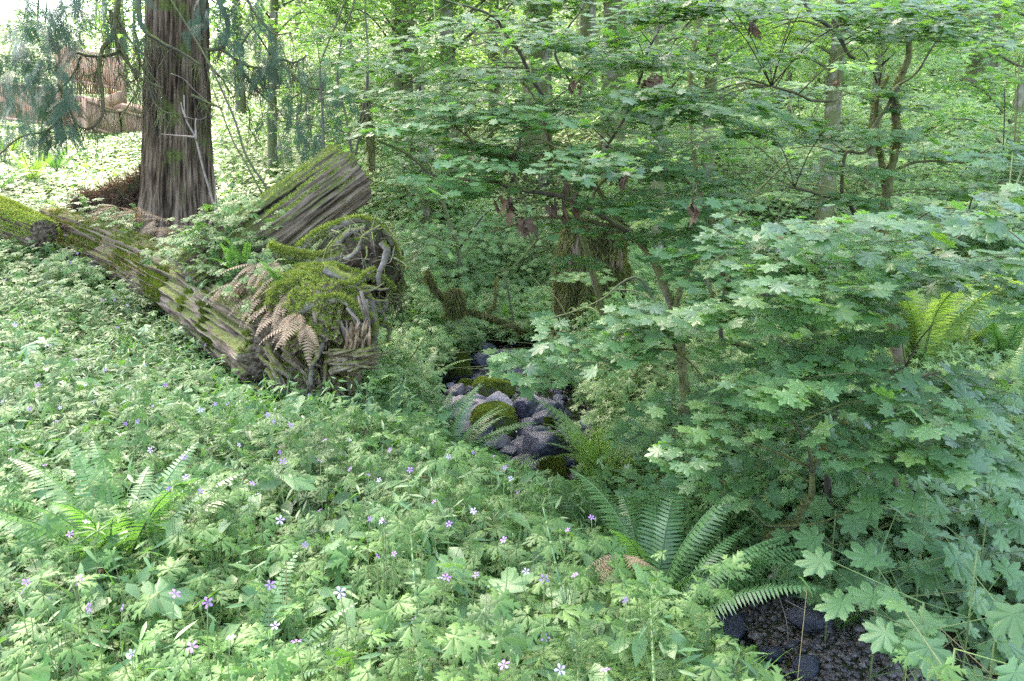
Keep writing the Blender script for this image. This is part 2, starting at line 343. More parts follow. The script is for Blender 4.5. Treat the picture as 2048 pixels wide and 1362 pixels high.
# ------------------------------------------------------------------ leaf shapes (unit size, stalk end at the origin, tip along +y)
def palmate(lobes=7, notch=.55, spread=125, detail=2, droop=.10, fold=.05, cy=.30):
    """palmate leaf fan: ridge along each lobe, valley at each notch"""
    A = [radians(90 + spread * (2 * k / (lobes - 1) - 1)) for k in range(lobes)]; out = []
    R = [.70 - .30 * (abs(2 * k / (lobes - 1) - 1)) ** 1.6 for k in range(lobes)]
    half = radians(spread) / (lobes - 1)
    def pt(a, r, z): return (r * cos(a), cy + r * sin(a), z - droop * (r / .7) ** 2)
    for k in range(lobes):
        a, r = A[k], R[k]
        if detail >= 2: out += [pt(a - half * .70, r * .76, 0), pt(a - half * .45, r * .80, fold * .4), pt(a - half * .26, r * .92, fold * .5)]
        elif detail == 1: out.append(pt(a - half * .55, r * .80, fold * .3))
        out.append(pt(a, r, fold * .6))
        if detail >= 2: out += [pt(a + half * .26, r * .92, fold * .5), pt(a + half * .45, r * .80, fold * .4), pt(a + half * .70, r * .76, 0)]
        elif detail == 1: out.append(pt(a + half * .55, r * .80, fold * .3))
        if k < lobes - 1: out.append(pt(a + half, notch * (r + R[k + 1]) / 2, -fold))
    V = np.array([(0, cy, fold * .6)] + out + [(0, cy - .20, -fold * .2)]); n = len(V)
    T = [(0, j, j + 1) for j in range(1, n - 1)] + [(0, n - 1, 1)]
    return V - np.array([0, cy - .2, 0]), np.array(T)
def toothed(V, T, n_out, amp=.035, k=2):
    """cut teeth into the rim of a leaf fan (vertex 0 is the hub, 1..n_out the rim)"""
    rim = [V[0]]; 
    for j in range(1, n_out + 1):
        a, b = V[j], V[j % n_out + 1] if j < n_out else V[n_out]
        rim.append(a)
        if j < n_out:
            for q in range(k):
                t = (q + 1) / (k + 1); m = a + (b - a) * t; d = m[:2] - V[0][:2]; d = d / (np.linalg.norm(d) + 1e-9); m = m.copy(); m[:2] += d * amp * (1 if q % 2 == 0 else -.6); rim.append(m)
    V2 = np.array(rim); n = len(V2); return V2, np.array([(0, j, j + 1) for j in range(1, n - 1)] + [(0, n - 1, 1)])
def pinnatifid(leaflets=5, teeth=3, spread=98):
    """deeply cut herb leaf: leaflets in a fan, each with forward side lobes"""
    parts = []
    for k in range(leaflets):
        u = 2 * k / (leaflets - 1) - 1; a = radians(90 - spread * u); Ln = .78 - .26 * abs(u); d = np.array([cos(a), sin(a)]); s = np.array([-d[1], d[0]])
        V = []; T = []
        ts = np.linspace(.08, .92, teeth + 1)
        for j in range(teeth + 1): V.append((*(d * ts[j] * Ln), .03 - .12 * ts[j] ** 2))
        V.append((*(d * Ln * 1.08), -.12))
        for sg in (-1, 1):
            for j in range(teeth):
                wd = Ln * (.17, .29, .21, .15)[j] * (1.0 if teeth > 2 else 1.15); q = d * (ts[j + 1] + .10) * Ln + s * sg * wd
                V.append((*q, -.03 - .12 * ts[j + 1] ** 2)); m = len(V) - 1
                V.append((*(d * (ts[j] + .05) * Ln + s * sg * wd * .30), -.01 - .08 * ts[j] ** 2)); m2 = len(V) - 1
                T += [(j, m2, m) if sg > 0 else (j, m, m2), (j, m, j + 1) if sg > 0 else (j, j + 1, m)]
            q = d * .98 * Ln + s * sg * Ln * .08; V.append((*q, -.11)); m = len(V) - 1
            T.append((teeth, m, teeth + 1) if sg > 0 else (teeth, teeth + 1, m))
        parts.append((np.array(V), np.array(T)))
    return cat(parts)
def ovate(fold=.06, w_=.42, droop=.12):
    V = np.array([(0, 0, 0), (-w_ / 2, .3, fold), (w_ / 2, .3, fold), (0, .35, 0), (-w_ * .42, .6, fold - droop * .4), (w_ * .42, .6, fold - droop * .4), (0, .65, -droop * .4), (0, 1, -droop)])
    T = np.array([(0, 3, 1), (0, 2, 3), (1, 3, 6), (1, 6, 4), (3, 2, 5), (3, 5, 6), (4, 6, 7), (6, 5, 7)]); return V, T
def rounded():
    a = [radians(-62 + 304 * k / 16) for k in range(17)]
    V = [(0, .32, -.04)] + [((.42 + .05 * (k % 2)) * cos(t), .36 + (.44 + .05 * (k % 2)) * sin(t), .03 * (1 - 2 * (k % 2)) ) for k, t in enumerate(a)]
    return np.array(V), np.array([(0, j, j + 1) for j in range(1, 17)] )
DIAMOND = (np.array([(0, 0, 0), (-.3, .5, .08), (0, 1, -.05), (.3, .5, .08)]), np.array([(0, 2, 1), (0, 3, 2)]))
FARLEAF = palmate(5, .5, 105, 0, .1, .04)
MAPLE_HI = palmate(7, .60, 128, 2); MAPLE_MID = palmate(7, .60, 128, 1); MAPLE_LO = palmate(7, .55, 125, 0)
def big(l, nt, sp, dr):
    V, T = palmate(l, nt, sp, 1, dr, .06); return toothed(V, T, len(V) - 1, .03, 2)
BIG = big(7, .62, 128, .14)
BIG5 = big(5, .60, 112, .17)
HERB_HI = pinnatifid(5, 3); HERB_LO = pinnatifid(5, 2, 95); HERB_FAR = palmate(5, .28, 105, 0, .12, .03)
OVATE = ovate(); ROUND = rounded()

def ribbon(a, b, wd):
    """thin three-sided stalks from a to b (n,3)"""
    n = len(a); d = b - a; L = np.linalg.norm(d, axis=1, keepdims=True) + 1e-9; d = d / L
    s = np.cross(d, rng.normal(0, 1, (n, 3))); s /= np.linalg.norm(s, axis=1, keepdims=True) + 1e-9; u = np.cross(d, s); wd = np.asarray(wd).reshape(-1, 1) * np.ones((n, 1))
    ring = [s, -.5 * s + .87 * u, -.5 * s - .87 * u]
    V = np.stack([a + r * wd for r in ring] + [b + r * wd * .7 for r in ring], 1).reshape(-1, 3)
    t = np.array([(0, 1, 4), (0, 4, 3), (1, 2, 5), (1, 5, 4), (2, 0, 3), (2, 3, 5)])
    return V, (t[None] + (np.arange(n) * 6)[:, None, None]).reshape(-1, 3)
def tufts(V, T, dens, ln, wd, cond=None, lift=0.0, hang=0.0, seed=1):
    """moss: short blades growing from the triangles of a surface"""
    a, b, c = V[T[:, 0]], V[T[:, 1]], V[T[:, 2]]; nr = np.cross(b - a, c - a); ar = np.linalg.norm(nr, axis=1) / 2; nr = nr / (ar[:, None] * 2 + 1e-12)
    wgt = ar.copy()
    if cond is not None: wgt = wgt * cond((a + b + c) / 3, nr)
    tot = wgt.sum(); n = int(tot * dens)
    if n < 1: return np.zeros((0, 3)), np.zeros((0, 3), int)
    idx = rng.choice(len(T), n, p=wgt / tot); u = rng.random((n, 2)); f = u.sum(1) > 1; u[f] = 1 - u[f]
    p = a[idx] + (b - a)[idx] * u[:, :1] + (c - a)[idx] * u[:, 1:]
    d = nr[idx] + rng.normal(0, .45, (n, 3)); d[:, 2] += lift - hang; d /= np.linalg.norm(d, axis=1, keepdims=True)
    l = ln * rng.uniform(.5, 1.3, (n, 1)); s = np.cross(d, rng.normal(0, 1, (n, 3))); s /= np.linalg.norm(s, axis=1, keepdims=True)
    V2 = np.stack([p - s * wd, p + s * wd, p + d * l], 1).reshape(-1, 3)
    return V2, np.arange(3 * n).reshape(-1, 3)

def hit(px, py, H=0.0, d0=1.2, d1=40):
    """where the sight line through a photo pixel comes down to H metres above the ground"""
    for d in np.arange(d0, d1, .04):
        p = P(px, py, d)
        if p[2] <= gz(p[0], p[1]) + H: return p
    return P(px, py, d1)
def base_at(px, d, dz=0.0):
    p = P(px, 681, d); return np.array([p[0], p[1], gz(p[0], p[1]) + dz])

# ------------------------------------------------------------------ the big cedar
def cedar():
    b = P(345, 430, 10.5); b[2] = gz(b[0], b[1]) - .15; H = 17.0
    root = thing('cedar_tree', 'massive cedar trunk with fluted stringy grey brown bark standing behind the mossy fallen log', 'tree', b)
    zs = np.concatenate([np.linspace(0, 5.5, 150), np.linspace(5.6, H, 30)]); ns = 260; a = np.arange(ns) * 2 * pi / ns
    A, Zz = np.meshgrid(a, zs)
    R = .352 - .014 * Zz + .34 * np.exp(-Zz / .40) + .11 * np.exp(-Zz / 1.5)
    fl = np.sin(A * 5 + .7 + .25 * np.sin(Zz * .9)) * .5 + np.sin(A * 9 + 2 + .2 * Zz) * .3
    R = R * (1 + (.05 + .20 * np.exp(-Zz / 1.0)) * fl)
    c = np.stack([np.cos(A) * 8, np.sin(A) * 8, Zz * .7], -1)
    rid = 1 - np.abs(fbm(c, 3, 11)) * 2.6
    c2 = np.stack([np.cos(A) * 21, np.sin(A) * 21, Zz * 1.6], -1)
    R = R + .042 * rid + .020 * (1 - 2 * np.abs(fbm(c2, 2, 5)))
    lean = .078
    V = np.stack([R * np.cos(A) + lean * Zz, R * np.sin(A), Zz], -1).reshape(-1, 3)
    i = np.arange(len(zs) - 1)[:, None] * ns; j = np.arange(ns)[None]; j2 = (j + 1) % ns
    T = np.concatenate([np.stack([i + j, i + j2, i + ns + j2], -1).reshape(-1, 3), np.stack([i + j, i + ns + j2, i + ns + j], -1).reshape(-1, 3)])
    grain(obj('trunk', (V, T), M['cedar_bark'], root, smooth=True), np.stack([np.cos(A) * .35, np.sin(A) * .35, Zz], -1).reshape(-1, 3))
    k = 2.923
    cps = [  # lower limbs seen in front of and beside the trunk (crop pixels / k)
        ([(800, -60), (812, 60), (835, 160), (880, 215), (980, 265), (1100, 325), (1180, 380)], 9.9, .035, .012),
        ([(700, -70), (690, 0), (672, 110), (650, 215), (600, 290), (583, 430), (600, 560), (597, 670), (540, 742), (470, 742), (410, 670), (370, 560)], 9.7, .034, .010),
        ([(640, 60), (665, 180), (700, 290), (760, 375), (830, 460), (950, 520)], 9.8, .026, .012),
        ([(440, 305), (520, 325), (600, 328), (672, 315), (700, 285)], 9.75, .018, .022),
        ([(1205, 290), (1290, 280), (1328, 220), (1332, 110), (1270, -20)], 10.3, .022, .030),
        ([(1290, 290), (1375, 350), (1460, 392), (1560, 405)], 10.3, .022, .012),
        ([(1370, 345), (1440, 450), (1540, 570), (1625, 655)], 10.3, .020, .008),
        ([(1640, 365), (1700, 430), (1790, 495), (1870, 512), (1900, 480)], 10.0, .020, .015),
        ([(1205, 300), (1225, 380), (1300, 470), (1340, 560)], 10.2, .016, .006),
        ([(1120, 555), (1220, 600), (1305, 632)], 10.0, .02, .012),
        ([(790, 200), (815, 330), (800, 450), (740, 480), (700, 440), (690, 380)], 9.8, .014, .005),
        ([(850, 220), (820, 260), (815, 350), (850, 430)], 9.8, .014, .01),
        ([(700, 120), (780, 250), (850, 330), (870, 480), (900, 600), (960, 650), (1050, 660)], 9.75, .014, .006),
        ([(590, 350), (560, 420), (500, 440), (480, 400)], 9.7, .012, .005),
        ([(600, 640), (640, 655), (720, 650), (760, 590), (800, 540), (810, 420)], 9.7, .011, .006),
        ([(1430, -30), (1480, 60), (1560, 160), (1620, 200), (1700, 190)], 10.2, .018, .008),
        ([(1380, 350), (1390, 420), (1400, 520), (1450, 640), (1460, 740), (1500, 790)], 10.3, .012, .005),
        ([(1560, 400), (1640, 350), (1700, 370), (1760, 350), (1790, 320)], 10.3, .016, .01),
        ([(180, 550), (280, 570), (350, 520), (420, 440), (470, 330)], 9.9, .014, .012),
        ([(0, 900), (120, 800), (260, 770), (340, 700), (385, 620), (375, 540), (340, 490)], 9.3, .010, .02),
    ]
    tips = []
    for n, (pts, d, r0, r1) in enumerate(cps):
        path = smooth_path(PP([(x / k, y / k) for x, y in pts], d), 6)
        path = path + .02 * fbm(path * 4, 2, n)[:, None]
        tv = tube(path, r0, r1, 7, .25, n)
        o = obj('limb', local(tv, b), M['branch_moss'] if n % 3 else M['twig'], root, True)
        tw = []                                                        # short hanging side twigs
        for q in range(int(len(path) * 1.1)):
            p = path[rng.integers(len(path))]; L = rng.uniform(.15, .5); e = p + np.array([rng.normal(0, .1), rng.normal(0, .08), -L])
            m = (p + e) / 2 + np.array([rng.normal(0, .05), 0, .02]); tw.append(tube([p, m, e], .005, .0018, 4))
        obj('twig', local(cat(tw), b), M['twig'], root)
        tips.append(path)
    # drooping sprays
    def spray():
        V = []; T = []
        def blade(p, d, L, wd):
            d = d / np.linalg.norm(d); s = np.array([-d[1], d[0], 0]); m = len(V)
            wd = wd * .75; V.extend([p, p + d * L * .45 + s * wd, p + d * L, p + d * L * .45 - s * wd]); T.extend([(m, m + 1, m + 2), (m, m + 2, m + 3)])
        for j in range(13):
            t = .06 + j * .072
            for sg in (-1, 1):
                L1 = .42 * (1 - t * .72); p0 = np.array([0, t, -.25 * t * t]); d1 = np.array([sg * .75, .66, -.12]); d1 /= np.linalg.norm(d1)
                blade(p0, d1, L1, .011)
                for q in range(int(2 + L1 * 13)):
                    u = (q + .8) / (3 + L1 * 13)
                    for s2 in (-1, 1):
                        a = math.atan2(d1[1], d1[0]) + s2 * .62; blade(p0 + d1 * L1 * u, np.array([cos(a), sin(a), -.12]), .085 * (1.15 - u), .011)
        blade(np.array([0, 0, 0]), np.array([0, 1, -.12]), 1.0, .012)
        return np.array(V), np.array(T)
    SP = spray()
    def put(n, x0, x1, y0, y1, d0, d1, sz):
        px = rng.uniform(x0, x1, n); py = rng.uniform(y0, y1, n); d = rng.uniform(d0, d1, n)
        n = int(n * .55); px = px[:n]; py = py[:n]; d = d[:n]; pos = np.array([P(a, b_, c_) for a, b_, c_ in zip(px, py, d)])
        nr = np.stack([rng.normal(0, .6, n), rng.normal(-1, .4, n), rng.uniform(.1, .9, n)], 1)
        hd = np.stack([rng.normal(0, .55, n), rng.normal(-.1, .3, n), np.full(n, -1.0)], 1)
        return scatter(SP, frames(nr, hd, rng.uniform(.7, 1.25, n) * sz), pos)
    G = [put(80, 20, 170, -20, 90, 9.0, 10.2, .30), put(110, 60, 160, 40, 200, 9.0, 10.0, .28), put(90, -10, 90, 100, 270, 9.0, 10.2, .30),
         put(60, 90, 150, 170, 270, 9.2, 9.8, .24), put(24, 85, 120, 230, 275, 9.2, 9.5, .25), put(22, 5, 110, 245, 285, 9.2, 9.5, .22),
         put(50, -20, 60, -20, 120, 9, 10, .3), put(30, 150, 240, -30, 40, 9.3, 10.2, .25), put(26, 240, 285, -20, 80, 9.3, 9.8, .20),
         put(22, 368, 412, -15, 62, 9.3, 9.6, .22), put(70, 420, 520, -20, 90, 9.6, 10.6, .27), put(60, 470, 570, 40, 170, 9.7, 10.8, .26),
         put(70, 520, 660, 110, 240, 9.8, 11, .26), put(60, 560, 640, 200, 300, 9.8, 11, .24), put(30, 640, 700, 60, 260, 10, 11, .22), put(30, 430, 480, 60, 150, 9.7, 10.4, .2)]
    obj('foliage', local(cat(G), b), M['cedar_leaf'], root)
    # crown above the picture
    n = 900; ang = rng.uniform(0, 2 * pi, n); hz = rng.uniform(4.6, 16, n); rr = np.sqrt(rng.random(n)) * (4.2 - .2 * hz); rr = np.clip(rr, .5, 5)
    pos = np.stack([.07 * hz + rr * np.cos(ang), rr * np.sin(ang), hz - .25 * rr], 1)
    nr = np.stack([rng.normal(0, .5, n), rng.normal(0, .5, n), np.full(n, 1.0)], 1)
    hd = np.stack([np.cos(ang), np.sin(ang), np.full(n, -.6)], 1)
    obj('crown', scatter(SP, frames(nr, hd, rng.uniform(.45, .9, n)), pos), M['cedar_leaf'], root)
    lim = []
    for q in range(44):
        a = rng.uniform(0, 2 * pi); z = rng.uniform(5, 15); L = 4.0 - .2 * z
        lim.append(tube(smooth_path([(0, 0, z), (L * .5 * cos(a), L * .5 * sin(a), z - .25), (L * cos(a), L * sin(a), z - .3)], 3), .04, .012, 5))
    obj('limb', cat(lim), M['twig'], root, True)
    # spur roots and a dead shelf on the uphill side
    for pts, r in (([(330, 362), (300, 376), (262, 392), (225, 394), (190, 404), (150, 412)], .17), ([(292, 372), (286, 345), (283, 332)], .05)):
        tv = tube(smooth_path(PP(pts, 10.5, 10.3), 7), r, r * .5, 24, .9, 4); obj('root', local(tv, b), M['soil'], root, True)
        obj('root_litter', local(tufts(tv[0], tv[1], 2200, .16, .006), b), M['root_litter'], root)
    return root
cedar()

# ------------------------------------------------------------------ fallen log with its root plate
def logsurf(path, rad, ns=96, groove=.10, seed=0, along=1.2, around=9, kerf=.02):
    C = np.asarray(path); n = len(C); Tn = np.gradient(C, axis=0); Tn /= np.linalg.norm(Tn, axis=1, keepdims=True)
    side = np.cross(Tn, [0, 0, 1.0]); side /= np.linalg.norm(side, axis=1, keepdims=True); up = np.cross(side, Tn)
    a = np.arange(ns) * 2 * pi / ns; s = np.concatenate([[0], np.cumsum(np.linalg.norm(np.diff(C, axis=0), axis=1))])
    A, S = np.meshgrid(a, s); R = np.array(rad)[:, None] * np.ones(ns)[None]
    c = np.stack([np.cos(A) * around, np.sin(A) * around, S * along], -1)
    g = np.abs(fbm(c, 4, seed)); R = R * (1 + groove * (1 - 4.2 * g)) + .03 * fbm(np.stack([np.cos(A) * 1.5, np.sin(A) * 1.5, S * 1.5], -1), 2, seed + 9)
    R = R + .35 * groove * fbm(c * 3.1, 3, seed + 5) * np.array(rad)[:, None] * 1.5 - kerf * np.clip(np.sin(A * 26 + 3 * fbm(c * .4, 2, seed + 4)), 0, 1) * np.array(rad)[:, None]
    V = (C[:, None] + (side[:, None] * np.cos(A)[..., None] + up[:, None] * np.sin(A)[..., None]) * R[..., None]).reshape(-1, 3)
    i = np.arange(n - 1)[:, None] * ns; j = np.arange(ns)[None]; j2 = (j + 1) % ns
    T = np.concatenate([np.stack([i + j, i + j2, i + ns + j2], -1).reshape(-1, 3), np.stack([i + j, i + ns + j2, i + ns + j], -1).reshape(-1, 3)])
    m = len(V); jj = np.arange(ns); k2 = (jj + 1) % ns; o = (n - 1) * ns
    V = np.vstack([V, C[0] + Tn[0] * .02, C[-1] - Tn[-1] * .03])
    T = np.concatenate([T, np.stack([np.full(ns, m), k2, jj], 1), np.stack([np.full(ns, m + 1), o + jj, o + k2], 1)])
    a_, b_, c_ = V[T[:, 0]], V[T[:, 1]], V[T[:, 2]]                    # make normals point outwards
    nr = np.cross(b_ - a_, c_ - a_)[:ns]; out = ((a_ + b_ + c_) / 3)[:ns] - C[0]
    if np.mean(np.sum(nr * out, 1)) < 0: T = T[:, ::-1]
    rm = float(np.mean(rad)); logsurf.g = np.vstack([np.stack([np.cos(A) * rm, np.sin(A) * rm, S], -1).reshape(-1, 3), [[0, 0, 0], [0, 0, s[-1]]]])
    return V, T
def blob(c, r, sub=4, amp=.3, fr=1.2, seed=0, sq=2.0, ridge=0.0):
    import bmesh
    bm = bmesh.new(); bmesh.ops.create_icosphere(bm, subdivisions=sub, radius=1.0)
    V = np.array([v.co[:] for v in bm.verts]); T = np.array([[v.index for v in f.verts] for f in bm.faces]); bm.free()
    if sq != 2.0: V = V / (np.sum(np.abs(V) ** sq, 1, keepdims=True) ** (1 / sq))
    V = V * (1 + amp * fbm(V * fr + seed * 3.1, 4, seed)[:, None])
    if ridge: V = V * (1 + ridge * (.4 - np.abs(fbm(V * fr * 2.5 + seed, 3, seed + 2)))[:, None])
    return V * np.asarray(r) + np.asarray(c), T

b0 = P(560, 720, 6.0); b0[2] = gz(b0[0], b0[1])
flog = thing('fallen_log', 'long mossy fallen log with split weathered sides and a torn root end above the creek', 'log', b0)
ax = smooth_path(np.array([P(100, 462, 9.9), P(220, 500, 9.1), P(330, 552, 8.3), P(440, 612, 7.2), P(530, 668, 6.4), P(590, 706, 5.95)]), 26)
LR = np.interp(np.linspace(0, 1, len(ax)), [0, .3, .55, .8, 1], [.26, .26, .31, .36, .38])
LV, LT = logsurf(ax, LR, 200, .17, 3, .55, 5.5)
grain(obj('wood', local((LV, LT), b0), M['log'], flog, False), logsurf.g)
def mosscond(th, fr, seed, zmin=-2):
    return lambda p, n: ((fbm(p * fr, 3, seed) + .55 * n[:, 2]) > th).astype(float)
obj('moss', local(tufts(LV, LT, 17000, .035, .006, lambda p, n: ((fbm(p * 3.2, 3, 21) + .65 * n[:, 2]) > .62 + .25 * (p[:, 0] > -3.3)) * 1.0), b0), M['moss_dark'], flog)
obj('litter', local(tufts(LV, LT, 900, .08, .004, lambda p, n: ((n[:, 2] > .55) & (fbm(p * 1.5, 2, 4) > -.15)) * 1.0, lift=-.5), b0), M['fern_dead'], flog)
# lower slab of bark hanging off the log
sl_ = smooth_path(PP([(360, 640), (420, 672), (500, 722), (560, 775), (600, 812)], 7.3, 5.8), 12)
SV, ST = logsurf(sl_, np.linspace(.10, .17, len(sl_)), 60, .2, 8, 1.0, 3)
obj('bark_slab', local((SV, ST), b0), M['root'], flog)
# root crown
RCv, RCt = blob(P(655, 640, 5.85), (.26, .34, .27), 6, .45, 2.6, 4, 2.0, .75)
obj('root_crown', local((RCv, RCt), b0), M['rotten'], flog)
RC2 = blob(P(620, 590, 6.05), (.29, .32, .17), 6, .45, 2.2, 9, 2.0, .5)
obj('root_crown', local(RC2, b0), M['rotten'], flog)
RC3 = blob(P(650, 745, 5.85), (.20, .26, .30), 6, .5, 2.6, 14, 2.0, .8)
obj('root_crown', local(RC3, b0), M['rotten'], flog)
for mm, dn, th in ((RC2, 42000, .02), ((RCv, RCt), 36000, .20), (RC3, 14000, .42)):
    obj('moss', local(tufts(mm[0], mm[1], dn, .028, .004, mosscond(th, 4.0, 31)), b0), M['moss'], flog)
def prism(quad_px, d, depth, seed):
    q = PP(quad_px, d); fr = np.array(q); bk = fr + np.array([.02, depth, .03]); V = np.vstack([fr, bk]); n = len(fr)
    T = [(0, j + 1, j) for j in range(1, n - 1)] + [(n, n + j, n + j + 1) for j in range(1, n - 1)]
    for j in range(n): k2 = (j + 1) % n; T += [(j, k2, n + k2), (j, n + k2, n + j)]
    return V, np.array(T)
def splinters(n, x0, x1, y0, y1, d0, d1, dirv, L, r, mat, name='splinter'):
    out = []
    for q in range(n):
        c = P(rng.uniform(x0, x1), rng.uniform(y0, y1), rng.uniform(d0, d1)); d = np.array(dirv) + rng.normal(0, .22, 3); d /= np.linalg.norm(d); l = L * rng.uniform(.4, 1.2)
        v, t = tube([c - d * l / 2, c, c + d * l / 2], r, r, 5, .5, q, rad=[r * rng.uniform(.6, 1.4), r * rng.uniform(.8, 1.5), r * .15]); s_ = np.cross(d, [0, 1, 0]); s_ /= np.linalg.norm(s_)
        v = v + np.outer((v - c) @ s_, s_) * 1.2; out.append((v, t))
    obj(name, local(cat(out), b0), mat, flog)
splinters(12, 680, 738, 650, 700, 5.44, 5.6, (.05, -.1, 1), .22, .006, M['pale_twig'])
splinters(26, 690, 740, 655, 700, 5.40, 5.5, (.2, -.1, 1), .17, .005, M['cutwood'])
splinters(80, 676, 738, 700, 738, 5.36, 5.55, (1, .1, .16), .24, .006, M['rotten'])
splinters(8, 700, 738, 610, 668, 5.44, 5.58, (.3, 0, -1), .20, .005, M['pale_twig'])
splinters(45, 610, 700, 620, 780, 5.45, 5.65, (-.15, 0, 1), .24, .006, M['rotten'])
splinters(30, 560, 700, 560, 640, 5.6, 5.95, (1, 0, -.35), .24, .005, M['rotten'])
splinters(50, 540, 680, 700, 800, 5.5, 5.95, (.7, 0, -.7), .34, .008, M['rotten'])
ROOTS = [
    ([(540, 500), (600, 515), (640, 520), (690, 505), (730, 478), (762, 462), (785, 490), (800, 545), (796, 600)], 6.5, .060, .018, 1),
    ([(590, 540), (630, 540), (660, 535), (700, 545), (735, 552), (770, 560), (790, 580)], 6.2, .05, .012, 1),
    ([(650, 535), (690, 555), (715, 575), (738, 600), (750, 650), (748, 690), (746, 725)], 5.95, .050, .022, 0),
    ([(762, 485), (772, 500), (768, 525), (757, 550), (756, 570)], 5.9, .030, .014, 0),
    ([(680, 575), (700, 570), (720, 562), (735, 545), (750, 540)], 5.8, .028, .012, 1),
    ([(720, 575), (740, 572), (760, 578), (778, 575)], 5.85, .016, .007, 0),
    ([(735, 590), (755, 600), (776, 600)], 5.85, .014, .006, 0),
    ([(700, 560), (725, 580), (745, 577), (766, 565)], 5.8, .014, .006, 0),
    ([(745, 610), (757, 622), (770, 612), (775, 596)], 6.1, .022, .010, 0),
    ([(755, 600), (760, 622), (768, 640), (778, 680)], 6.2, .020, .008, 0),
    ([(750, 645), (765, 650), (780, 658), (776, 685)], 6.1, .022, .007, 1),
    ([(600, 500), (640, 470), (690, 445), (735, 440), (770, 462)], 6.7, .045, .02, 1),
    ([(640, 520), (680, 480), (700, 465), (740, 455)], 6.5, .035, .02, 0),
    ([(650, 640), (645, 680), (640, 700), (625, 735), (622, 770)], 5.45, .022, .014, 0),
    ([(600, 620), (640, 600), (680, 600), (705, 615), (720, 640)], 5.5, .035, .022, 1),
    ([(690, 520), (715, 500), (728, 470), (760, 450)], 6.3, .02, .01, 0),
    ([(620, 790), (650, 812), (665, 840), (680, 850)], 5.6, .06, .02, 0),
    ([(590, 770), (600, 800), (625, 828), (640, 850)], 5.7, .08, .03, 0),
    ([(560, 740), (600, 780), (640, 800), (668, 830)], 5.8, .12, .05, 0),
]
for n, (pts, d, r0, r1, mo) in enumerate(ROOTS):
    pa = smooth_path(PP(pts, d), 8); pa = pa + .018 * np.stack([fbm(pa * 5 + 3, 2, n), fbm(pa * 5, 2, n + 50), fbm(pa * 5 + 9, 2, n + 90)], 1)
    tv = tube(pa, r0, r1, 12, .45, n)
    obj('root', local(tv, b0), M['root'], flog, True)
    if mo: obj('moss', local(tufts(tv[0], tv[1], 26000, .028, .005, mosscond(-.05, 5, n)), b0), M['moss'], flog)
SM = blob(P(748, 528, 6.55), (.18, .20, .26), 5, .5, 2.0, 6, 2.0, .6)
obj('root_soil', local(SM, b0), M['soil'], flog)
SM2 = blob(P(700, 520, 6.8), (.26, .20, .20), 5, .5, 2.0, 7, 2.0, .6)
obj('root_soil', local(SM2, b0), M['soil'], flog)
fine = []
for q in range(230):
    c = P(rng.uniform(655, 800), rng.uniform(455, 600), rng.uniform(6.2, 6.8)); L = rng.uniform(.06, .28); d = rng.normal(0, 1, 3); d[2] -= .9; d /= np.linalg.norm(d)
    fine.append(tube(smooth_path([c, c + d * L * .5 + rng.normal(0, .03, 3), c + d * L + rng.normal(0, .04, 3)], 4), rng.uniform(.003, .011), .002, 5))
obj('rootlet', local(cat(fine), b0), M['root'], flog)
fringe = []
for q in range(150):
    c = P(rng.uniform(765, 806), rng.uniform(500, 610), rng.uniform(6.4, 6.7)); fringe.append(tube([c, c + np.array([rng.normal(0, .02), 0, -.06]), c + np.array([rng.normal(0, .03), 0, -rng.uniform(.08, .2)])], .004, .0015, 4))
obj('root_fringe', local(cat(fringe), b0), M['twig'], flog)

# the broken trunk that rises over it
b1 = P(520, 500, 8.0)
ulog = thing('broken_trunk', 'broken trunk with brown furrowed sides, propped up at a slant behind the torn roots', 'log', b1)
ax2 = smooth_path(np.array([P(395, 575, 7.1), P(500, 497, 7.35), P(600, 420, 7.7), P(697, 348, 8.1)]), 34)
UV_, UT = logsurf(ax2, np.interp(np.linspace(0, 1, len(ax2)), [0, .5, 1], [.31, .305, .30]), 220, .09, 15, .75, 5.0, .0)
dv_ = ax2[-1] - ax2[-2]; dv_ /= np.linalg.norm(dv_); rim_ = slice(len(UV_) - 2 - 220, len(UV_) - 2); UV_[rim_] += dv_ * (.05 * noise(UV_[rim_] * 14, 4) + .04 * noise(UV_[rim_] * 40, 7))[:, None]   # ragged broken rim

grain(obj('wood', local((UV_, UT), b1), M['log'], ulog), logsurf.g)
obj('moss', local(tufts(UV_, UT, 15000, .03, .005, lambda p, n: ((n[:, 2] > .80) & (fbm(p * 3, 2, 3) > -.15)) * 1.0), b1), M['moss'], ulog)
# far-left mossy log
b2 = P(20, 440, 9.0)
ll = thing('mossy_log', 'short yellow green mossy log end lying on the bank, cut off by the photo edge', 'log', b2)
ax3 = smooth_path(np.array([P(-120, 395, 9.6), P(-20, 425, 9.2), P(88, 470, 8.9)]), 20)
TV3, TT3 = logsurf(ax3, np.linspace(.22, .17, len(ax3)), 80, .1, 25)
grain(obj('wood', local((TV3, TT3), b2), M['log'], ll), logsurf.g); obj('moss', local(tufts(TV3, TT3, 12000, .035, .006, mosscond(.35, 2, 8)), b2), M['moss'], ll)

